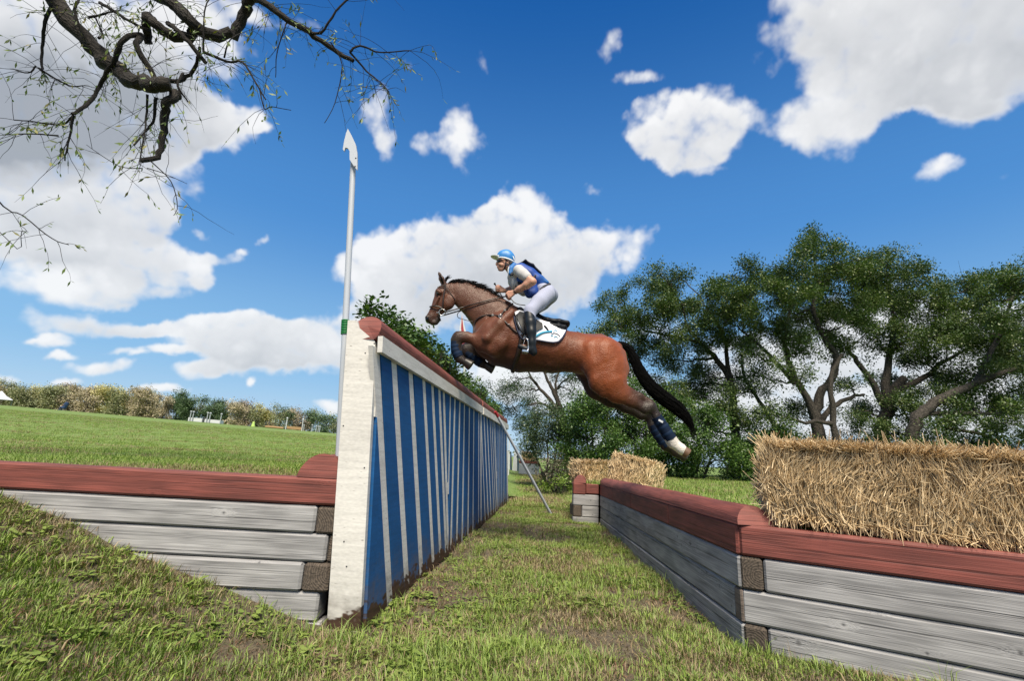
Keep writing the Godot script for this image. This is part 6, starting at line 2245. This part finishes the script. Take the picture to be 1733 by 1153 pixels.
func build_saddle(f: Flesh) -> void:
	# pad under the saddle
	var p := thing("saddle_pad", "white saddle pad with pale blue stripe and dark trim under the saddle", "saddle pad", on_z(915, 575, HZ))
	var top := [[871, 528], [880, 524], [892, 528], [905, 535], [920, 543], [935, 547], [948, 551], [959, 554]]
	var bot := [[881, 570], [885, 574], [893, 575], [905, 574.5], [920, 577], [935, 579], [946, 577], [955, 565]]
	var mb := draped(f, top, bot, 7, 0.014, 0.012)
	mirror_z(mb)
	var pad := part(mb, "pad", M["white_cloth"], p)
	mb = strap(f, [[870, 536], [872, 546], [876, 559], [881, 570], [886, 575], [894, 576], [905, 575.5], [920, 578], [935, 580], [946, 578], [955.5, 566], [960, 553]], 0.009, 0.017, 2)
	part(mirrored(mb), "dark_trim", M["navy_braid"], pad)
	part(mb, "dark_trim", M["navy_braid"], pad)
	mb = strap(f, [[906, 570], [913, 565.5], [921, 562.5], [934, 561.2]], 0.0115, 0.018, 3)
	part(mb, "blue_stripe", M["sky_blue_braid"], pad)
	# small embroidered leaf and wave emblem
	for q in [[[937, 562], [940, 558.5], [943, 562]], [[933, 566], [938, 564], [944, 566], [948, 570]], [[938, 571], [941, 569], [943.5, 572]], [[932, 569], [936, 568]]]:
		mb = strap(f, q, 0.004, 0.018, 2)
		part(mb, "emblem", M["navy_braid"] if q[0][0] == 933 else M["sky_blue_braid"], pad)
	# saddle
	var s := thing("saddle", "black leather jumping saddle on the white pad", "saddle", on_z(905, 560, HZ))
	var fl := Flesh.new()
	fl.k = 0.008
	chain(fl, [[880, 527, 6, 0.0], [890, 533, 5, 0.0], [905, 540, 5.5, 0.0], [925, 545, 6, 0.0], [945, 547.5, 6, 0.0], [959, 549, 5.5, 0.0]], 2.6, Color.WHITE)
	chain(fl, [[930, 551, 4.5, 0.09], [945, 553, 4, 0.10], [956, 554, 3.5, 0.10]], 1.6, Color.WHITE)
	chain(fl, [[930, 551, 4.5, -0.09], [945, 553, 4, -0.10], [956, 554, 3.5, -0.10]], 1.6, Color.WHITE)
	chain(fl, [[908, 533, 3.5, 0.0], [918, 540, 3.5, 0.0]], 3.0, Color.WHITE)
	mb = MB.new()
	fl.net(mb, 0.008)
	part(mb, "seat", M["saddle_leather"], s)
	mb = draped(f, [[873, 533], [880, 527], [890, 530], [900, 536], [908, 541], [918, 547]], [[887, 565], [889, 568], [893, 568], [899, 566], [907, 561], [919, 555]], 6, 0.030, 0.018)
	part(mirrored(mb), "flap", M["saddle_leather"], s)
	var flap := part(mb, "flap", M["saddle_leather"], s)
	mb = strap(f, [[874, 534], [873.5, 541], [877, 552], [883, 561], [888, 566]], 0.011, 0.034, 2)
	part(mirrored(mb), "knee_roll", M["saddle_leather"], flap)
	part(mb, "knee_roll", M["saddle_leather"], flap)
	mb = strap(f, [[921, 551], [925, 555], [928, 560]], 0.008, 0.024, 2)
	part(mb, "flap_strap", M["saddle_leather"], s)
	mb = strap(f, [[884, 566], [879, 590], [873, 610], [868, 626]], 0.026, 0.0, 3)
	part(mirrored(mb), "girth", M["leather"], s)
	part(mb, "girth", M["leather"], s)
	for e in [1.0, -1.0]:
		mb = MB.new()
		var dz: float = 0.375 * e
		mb.tube([on_z(893, 563, HZ + 0.30 * e), on_z(890, 572, HZ + dz)], [0.010, 0.010], 6, 0.4)
		part(mb, "stirrup_leather", M["saddle_leather"], s)
		mb = MB.new()
		var ir := []
		for q in [[884, 596], [885, 588], [888, 576], [890, 573], [893, 576], [894, 588], [893, 597]]: ir.append(on_z(q[0], q[1], HZ + dz + 0.045 * sin((q[0] - 889) * 0.5)))
		mb.tube(curve(ir, 3), [0.0065], 7)
		part(mb, "stirrup_iron", M["steel"], s)
		mb = MB.new()
		var c := on_z(888.5, 596, HZ + dz)
		mb.timber(c, (lens_x * 0.95 - lens_y * 0.12).normalized(), Vector3(0.12, 1, 0).normalized(), (lens_x * 0.95 - lens_y * 0.12).normalized().cross(Vector3(0.12, 1, 0).normalized()).normalized(), Vector3(0.03, 0.012, 0.055), 0.004)
		part(mb, "stirrup_tread", M["steel"], s)

# ---------------------------------------------------------------- the rider
func build_rider() -> void:
	var skin_c := Color(0.50, 0.27, 0.19)
	var skin := mat("skin", Color.WHITE, 0.5, true)
	skin.subsurf_scatter_enabled = true
	skin.subsurf_scatter_strength = 0.15
	mat("shirt", Color.WHITE, 0.85, true)
	mat("vest", Color.WHITE, 0.6, true)
	mat("breeches", lin(0.32, 0.345, 0.46), 0.85)
	mat("boot_leather", lin(0.006, 0.009, 0.013), 0.42).metallic_specular = 0.4
	mat("helmet_blue", lin(0.03, 0.20, 0.52), 0.45)
	mat("helmet_white", lin(0.66, 0.70, 0.72), 0.5)
	mat("black_cloth", lin(0.012, 0.013, 0.02), 0.7)
	mat("lens_dark", lin(0.008, 0.008, 0.010), 0.08)
	mat("hair_brown", lin(0.045, 0.028, 0.018), 0.6)
	mat("logo_dark", lin(0.03, 0.035, 0.05), 0.7)
	var t := thing("person", "rider in blue vest, pale breeches and tall black boots crouching over the horse", "person", on_z(905, 560, HZ))
	var mb := MB.new()
	# --- body
	var f := Flesh.new()
	f.k = 0.012
	chain(f, [[858, 450, 6.5, 0.0], [868, 463, 7, 0.0]], 0.95, skin_c)
	chain(f, [[878, 469, 11.5, 0.0], [893, 480, 11.5, 0.0], [908, 488, 10, 0.0], [923, 495, 10.5, 0.0]], 1.3, skin_c)
	chain(f, [[877, 458, 7, 0.17], [874, 460, 7, 0.0], [873, 462, 7, -0.17]], 1.0, skin_c)
	var arm := [[877, 457, 7.5, 0.19], [889, 467, 7.0, 0.235], [901.5, 477, 5.6, 0.27]]
	var fore := [[901.5, 477, 5.6, 0.27], [892, 482.5, 6.0, 0.235], [880, 489, 4.9, 0.18], [870.5, 494.5, 3.6, 0.14]]
	chain(f, arm, 1.0, skin_c)
	chain(f, fore, 1.0, skin_c)
	chain(f, [[873, 461, 7.5, -0.19], [868, 474, 6.6, -0.25], [868, 489, 5.5, -0.26]], 1.0, skin_c)
	chain(f, [[868, 489, 5.5, -0.26], [860, 492, 4.8, -0.20], [853.5, 492, 3.6, -0.13]], 1.0, skin_c)
	for e in [1.0, -1.0]:
		var dx := 0.0 if e > 0 else 4.0
		chain(f, [[924 + dx, 500, 11.5, 0.10 * e], [911 + dx, 512.5, 10.5, 0.19 * e], [898, 527, 7.5, 0.27 * e]], 1.0, skin_c)
		chain(f, [[897, 528, 7, 0.27 * e], [898, 545, 7, 0.33 * e], [900, 582, 4.5, 0.36 * e]], 1.0, skin_c)
		chain(f, [[903, 593, 4, 0.36 * e], [882, 586, 3.5, 0.36 * e]], 1.0, skin_c)
	f.net(mb, 0.0115)
	# --- head
	var hd := Flesh.new()
	hd.k = 0.006
	chain(hd, [[855, 438, 10.5, 0.0], [851, 441, 9.5, 0.0]], 0.80, skin_c)
	chain(hd, [[850, 446, 7.5, 0.0], [849, 452, 6.0, 0.0], [846, 456, 3.2, 0.0]], 0.85, skin_c)
	chain(hd, [[856, 449, 5.0, 0.02], [849, 456, 3.2, 0.015]], 0.9, skin_c)
	chain(hd, [[856, 449, 5.0, -0.02], [849, 456, 3.2, -0.015]], 0.9, skin_c)
	chain(hd, [[843, 441.5, 1.8, 0.0], [841.0, 446.5, 1.5, 0.0], [840.6, 447.8, 1.6, 0.0]], 0.9, skin_c)
	chain(hd, [[842.8, 451.0, 1.4, 0.010], [842.8, 451.0, 1.4, -0.010]], 1.0, Color(0.40, 0.13, 0.10))
	chain(hd, [[843.2, 452.8, 1.4, 0.009], [843.2, 452.8, 1.4, -0.009]], 1.0, Color(0.38, 0.13, 0.10))
	for e in [1.0, -1.0]:
		chain(hd, [[861, 439.5, 2.3, 0.068 * e], [860.5, 443.5, 1.4, 0.064 * e]], 0.5, skin_c)
		chain(hd, [[846.5, 446.5, 3.0, 0.038 * e], [850, 448, 3.0, 0.045 * e]], 0.7, skin_c)
	chain(hd, [[857, 448, 5.8, 0.0], [866, 459, 6.5, 0.0]], 0.95, skin_c)
	hd.net(mb, 0.0042)
	# --- hands closed on the reins: palm, four fingers of unequal length, thumb
	var hands := Flesh.new()
	hands.k = 0.0035
	for q in [[870.5, 494.5, 0.14, 863.5, 499.0, 0.125], [853.5, 492.0, -0.13, 848.0, 491.0, -0.12]]:
		var wr := on_z(q[0], q[1], HZ + q[2])
		var kn := on_z(q[3], q[4], HZ + q[5])
		var ax := (kn - wr).normalized()
		var down := (Vector3.DOWN - ax * Vector3.DOWN.dot(ax)).normalized()
		var sd := ax.cross(down)
		var l := 0.075
		kn = wr + ax * l
		for w in [-1.0, -0.33, 0.33, 1.0]:
			hands.bone(wr + down * 0.013 * w, kn + down * 0.028 * w, 0.014, 0.0125, 1.0, skin_c)
		var lens := [0.030, 0.034, 0.031, 0.024]
		for n in 4:
			var w: float = [-1.0, -0.33, 0.33, 1.0][n]
			var k0 := kn + down * 0.028 * w
			var inn := sd if q[2] < 0 else -sd
			if inn.z * q[2] > 0: inn = -inn
			var k1: Vector3 = k0 + (ax * 0.75 + inn * 0.65).normalized() * lens[n]
			var k2: Vector3 = k1 + (inn * 0.9 - ax * 0.5).normalized() * lens[n] * 0.8
			var k3: Vector3 = k2 + (-ax * 0.95 - inn * 0.2).normalized() * lens[n] * 0.65
			hands.bone(k0, k1, 0.0100, 0.0092, 1.0, skin_c)
			hands.bone(k1, k2, 0.0092, 0.0086, 1.0, skin_c)
			hands.bone(k2, k3, 0.0086, 0.0078, 1.0, skin_c)
		var t0 := wr + ax * 0.022 - down * 0.022
		var t1 := t0 + (ax * 0.8 - down * 0.45).normalized() * 0.036
		var t2 := t1 + (ax * 0.95 + down * 0.1).normalized() * 0.032
		hands.bone(t0, t1, 0.0125, 0.0105, 1.0, skin_c)
		hands.bone(t1, t2, 0.0105, 0.0085, 1.0, skin_c)
	hands.net(mb, 0.0036)
	part(mb, "body", skin, t)
	# --- clothes
	var sh := Flesh.new()
	sh.k = 0.010
	var off := Color(0.46, 0.46, 0.47)
	chain(sh, [[878, 457.5, 9.0, 0.185], [885, 464, 9.0, 0.215], [891.5, 469, 8.6, 0.24]], 1.0, off)
	chain(sh, [[873, 461, 9.0, -0.185], [869, 470, 8.6, -0.235], [868, 478, 8.4, -0.25]], 1.0, off)
	chain(sh, [[878, 459, 9, 0.16], [875, 461, 9, 0.0], [873, 462, 9, -0.16]], 1.0, off)
	chain(sh, [[866, 470, 7.5, 0.0], [874, 484, 8.5, 0.0], [886, 493, 8.0, 0.0]], 1.75, off)
	chain(sh, [[915, 484, 8, 0.0], [921, 489, 9, 0.0]], 1.6, off)
	mb = MB.new()
	sh.net(mb, 0.0085)
	var shirt := part(mb, "shirt", M["shirt"], t)
	for q in [[[878, 487], [879, 482], [882, 484]], [[874, 489], [873, 484]]]:
		var lp := strap(sh, q, 0.006, 0.003, 2)
		part(lp, "logo", M["logo_dark"], shirt)
	var blue := Color(0.006, 0.048, 0.27)
	var pale := Color(0.016, 0.14, 0.40)
	var ve := Flesh.new()
	ve.k = 0.009
	chain(ve, [[882, 457, 11, 0.0], [896, 467, 12.5, 0.0], [908, 477, 12, 0.0], [913, 484, 10.5, 0.0]], 1.55, blue)
	chain(ve, [[884, 475, 11, 0.06], [895, 486, 11.5, 0.06], [902, 493, 10, 0.06]], 1.25, blue)
	chain(ve, [[884, 475, 11, -0.06], [895, 486, 11.5, -0.06], [902, 493, 10, -0.06]], 1.25, blue)
	chain(ve, [[896, 497, 8, 0.09], [903, 497, 7, 0.09]], 1.2, blue * 0.7)
	chain(ve, [[870, 449, 4.5, 0.05], [865, 455, 4.5, 0.075], [864, 463, 4.5, 0.085]], 1.0, pale)
	chain(ve, [[870, 449, 4.5, -0.05], [865, 455, 4.5, -0.075], [864, 463, 4.5, -0.085]], 1.0, pale)
	chain(ve, [[917, 473, 4.5, 0.04], [925, 480, 4.5, 0.04]], 1.8, pale)
	mb = MB.new()
	ve.net(mb, 0.0085)
	var vest := part(mb, "vest", M["vest"], t)
	var fb := Flesh.new()
	fb.k = 0.006
	chain(fb, [[880, 449, 2.4, 0.0], [889, 443.5, 2.0, 0.0], [901, 452.5, 3.0, 0.0], [914, 465, 2.8, 0.0]], 4.0, Color.WHITE)
	mb = MB.new()
	fb.net(mb, 0.008)
	part(mb, "back_flap", M["black_cloth"], vest)
	part(strap(ve, [[866, 463], [871, 473], [879, 480], [887, 485]], 0.018, 0.004, 3), "harness_strap", M["black_cloth"], vest)
	part(strap(ve, [[899, 474], [905, 468], [912, 461]], 0.014, 0.003, 3), "harness_strap", M["black_cloth"], vest)
	part(strap(ve, [[861.5, 452], [860, 459], [862, 468], [865, 473]], 0.008, 0.004, 3), "collar_edge", M["helmet_white"], vest)
	var belt := MB.new()
	belt.tube([on_z(914, 491, HZ + 0.135), on_z(921, 484.5, HZ + 0.15), on_z(931, 480.5, HZ + 0.08)], [0.014], 8, 0.5)
	part(belt, "belt", M["black_cloth"], t)
	var bc := Flesh.new()
	bc.k = 0.012
	chain(bc, [[915, 490, 12.0, 0.0], [927, 496, 13.5, 0.0]], 1.45, Color.WHITE)
	for e in [1.0, -1.0]:
		var dx := 0.0 if e > 0 else 5.0
		chain(bc, [[925 + dx, 500, 14.6, 0.09 * e], [912 + dx, 512, 13.0, 0.19 * e], [898.5 + dx * 0.6, 526, 10.4, 0.27 * e]], 1.0, Color.WHITE)
		chain(bc, [[897 + dx * 0.6, 527, 10.0, 0.27 * e], [897 + dx * 0.3, 540, 8.8, 0.305 * e]], 1.0, Color.WHITE)
	mb = MB.new()
	bc.net(mb, 0.0085)
	part(mb, "breeches", M["breeches"], t)
	for e in [1.0, -1.0]:
		var bo := Flesh.new()
		bo.k = 0.008
		chain(bo, [[895.5, 533, 9.2, 0.29 * e], [897.5, 547, 9.6, 0.335 * e], [899, 562, 8.4, 0.355 * e], [900, 580, 6.6, 0.365 * e], [901, 590, 6.4, 0.365 * e]], 1.0, Color.WHITE)
		chain(bo, [[903, 595, 5.6, 0.365 * e], [893, 592, 4.8, 0.365 * e], [880, 586.5, 4.2, 0.365 * e]], 0.95, Color.WHITE)
		chain(bo, [[905, 598, 3.6, 0.365 * e], [903, 599, 3.6, 0.365 * e]], 1.1, Color.WHITE)
		mb = MB.new()
		bo.net(mb, 0.0085)
		part(mb, "riding_boot", M["boot_leather"], t)
	# --- helmet
	var he := Flesh.new()
	he.k = 0.006
	chain(he, [[852, 434.5, 11.2, 0.0], [859, 436, 11.6, 0.0]], 0.86, Color.WHITE)
	chain(he, [[857, 432.5, 10.5, 0.0], [862, 438, 9.5, 0.0]], 0.86, Color.WHITE)
	mb = MB.new()
	he.net(mb, 0.0062)
	# cut away what would cover the face
	var cut := MB.new()
	var e0 := on_z(842, 439, HZ)
	var e1 := on_z(871, 447, HZ)
	var ln := (e1 - e0).normalized()
	var up := Vector3(0, 0, 1).cross(ln).normalized()
	if up.y < 0: up = -up
	cut.v = mb.v; cut.n = mb.n; cut.c = mb.c; cut.t = mb.t
	for q in range(0, mb.i.size(), 3):
		var keep := true
		for s in 3:
			if (mb.v[mb.i[q + s]] - e0).dot(up) < 0.0: keep = false
		if keep: cut.i.append_array(PackedInt32Array([mb.i[q], mb.i[q + 1], mb.i[q + 2]]))
	var helmet := part(cut, "helmet", M["helmet_blue"], t)
	mb = MB.new()      # white rim all round
	var rim := []
	for q in 25:
		var an := TAU * q / 24.0
		var c := e0.lerp(e1, 0.5)
		rim.append(c + ln * cos(an) * e0.distance_to(e1) * 0.49 + Vector3(0, 0, 1) * sin(an) * 0.082 + up * 0.004)
	mb.tube(rim, [0.010], 8, 1.0, false)
	part(mb, "helmet_rim", M["helmet_white"], helmet)
	mb = MB.new()      # visor
	var vr := []
	var vr2 := []
	for q in 9:
		var an := -PI / 2 + PI * q / 8.0
		vr.append(on_z(843.5, 437.5, HZ) - ln * (cos(an) * 0.006) + Vector3(0, 0, 1) * sin(an) * 0.072)
		vr2.append(on_z(844, 437.0, HZ) - ln * (cos(an) * 0.088) + Vector3(0, 0, 1) * sin(an) * 0.066 - up * 0.006 * cos(an) + Vector3(0, 0.002, 0))
	var rows := [vr, vr2]
	mb.sheet(rows)
	if mb.n[0].dot(up) < 0:
		mb = MB.new()
		mb.sheet([vr2, vr])
	var lift := []
	for row in [vr2, vr]:
		var l2 := []
		for p in row: l2.append(p - up * 0.007)
		lift.append(l2)
	var under := MB.new()
	under.sheet(lift)
	if under.n[0].dot(up) > 0:
		under = MB.new()
		under.sheet([lift[1], lift[0]])
	var b0 := mb.v.size()
	mb.v.append_array(under.v); mb.n.append_array(under.n); mb.c.append_array(under.c); mb.t.append_array(under.t)
	for q in under.i: mb.i.append(q + b0)
	mb.tube(vr2, [0.0055], 6, 1.0, true)
	part(mb, "visor", M["helmet_white"], helmet)
	mb = MB.new()      # pale stripes over the crown
	for w in [-0.045, 0.045]:
		var st := []
		for q in 9:
			var an := lerpf(0.12, PI - 0.30, q / 8.0)
			st.append(e0.lerp(e1, 0.48) + ln * -cos(an) * e0.distance_to(e1) * 0.475 + up * sin(an) * 0.098 * sqrt(1.0 - w * w / 0.01) + Vector3(0, 0, w))
		mb.tube(st, [0.006], 6, 0.5)
	part(mb, "helmet_stripe", M["helmet_white"], helmet)
	# --- face wear
	mb = MB.new()
	for e in [1.0, -1.0]:
		mb.tube(curve([on_z(841.6, 441.8, HZ + 0.012 * e), on_z(843.2, 442.2, HZ + 0.042 * e), on_z(847.2, 441.8, HZ + 0.060 * e)], 3), [0.013, 0.015, 0.015, 0.016, 0.015, 0.013, 0.011], 8, 0.45, true, Vector3.UP)
		mb.tube([on_z(847.2, 440.8, HZ + 0.062 * e), on_z(860, 438.5, HZ + 0.070 * e)], [0.005, 0.004], 6)
	part(mb, "sunglasses", M["lens_dark"], t)
	mb = MB.new()
	for e in [1.0, -1.0]:
		mb.tube(curve([on_z(856.5, 440, HZ + 0.066 * e), on_z(856, 446, HZ + 0.064 * e), on_z(854, 453, HZ + 0.045 * e), on_z(850.5, 458.5, HZ + 0.0)], 3), [0.0075], 6)
		mb.tube([on_z(855.5, 449, HZ + 0.062 * e), on_z(865, 446.5, HZ + 0.06 * e)], [0.0065], 6)
	part(mb, "chin_strap", M["black_cloth"], t)
	var hr := Flesh.new()
	hr.k = 0.006
	chain(hr, [[862, 443, 7.2, 0.0], [865, 448, 5.5, 0.0], [868, 452, 4.0, 0.0]], 0.9, Color.WHITE)
	mb = MB.new()
	hr.net(mb, 0.007)
	part(mb, "hair", M["hair_brown"], t)
	mb = MB.new()
	var wr := on_z(872, 494, HZ + 0.142)
	mb.lathe(wr - (on_z(880, 489, HZ + 0.18) - wr).normalized() * 0.004, (on_z(880, 489, HZ + 0.18) - wr).normalized(), [Vector2(0.026, 0.0), Vector2(0.030, 0.003), Vector2(0.030, 0.013), Vector2(0.027, 0.016)], 12)
	part(mb, "wrist_band", M["black_cloth"], t)
	# crop held upright in the far hand
	var k0 := on_z(837.5, 481, HZ - 0.135)
	var k1 := on_z(852, 506, HZ - 0.10)
	var cr := thing("riding_crop", "short black riding crop held in the rider's far hand", "crop", k1)
	mb = MB.new()
	mb.tube([k0, k0.lerp(k1, 0.08), k0.lerp(k1, 0.35), k1], [0.009, 0.0075, 0.006, 0.005], 8)
	part(mb, "shaft", M["black_cloth"], cr)
	mb = MB.new()
	mb.lathe(k0, (k0 - k1).normalized(), [Vector2(0.009, -0.004), Vector2(0.012, 0.0), Vector2(0.012, 0.010), Vector2(0.0, 0.014)], 10)
	part(mb, "knob", M["black_cloth"], cr)

func _ready() -> void:
	rng.seed = 5
	lens_axes()
	light_and_lens()
	build_ground()
	timber_materials()
	build_left_edging()
	build_right_edging()
	fence_panel(0.0, 3.86, true)
	fence_panel(3.88, 7.30, false)
	build_horse()
	build_rider()
	build_bales()
	build_right_trees()
	build_hedge()
	build_overhang()
	build_treeline()
	build_poles()
	build_far_things()
	build_grass()
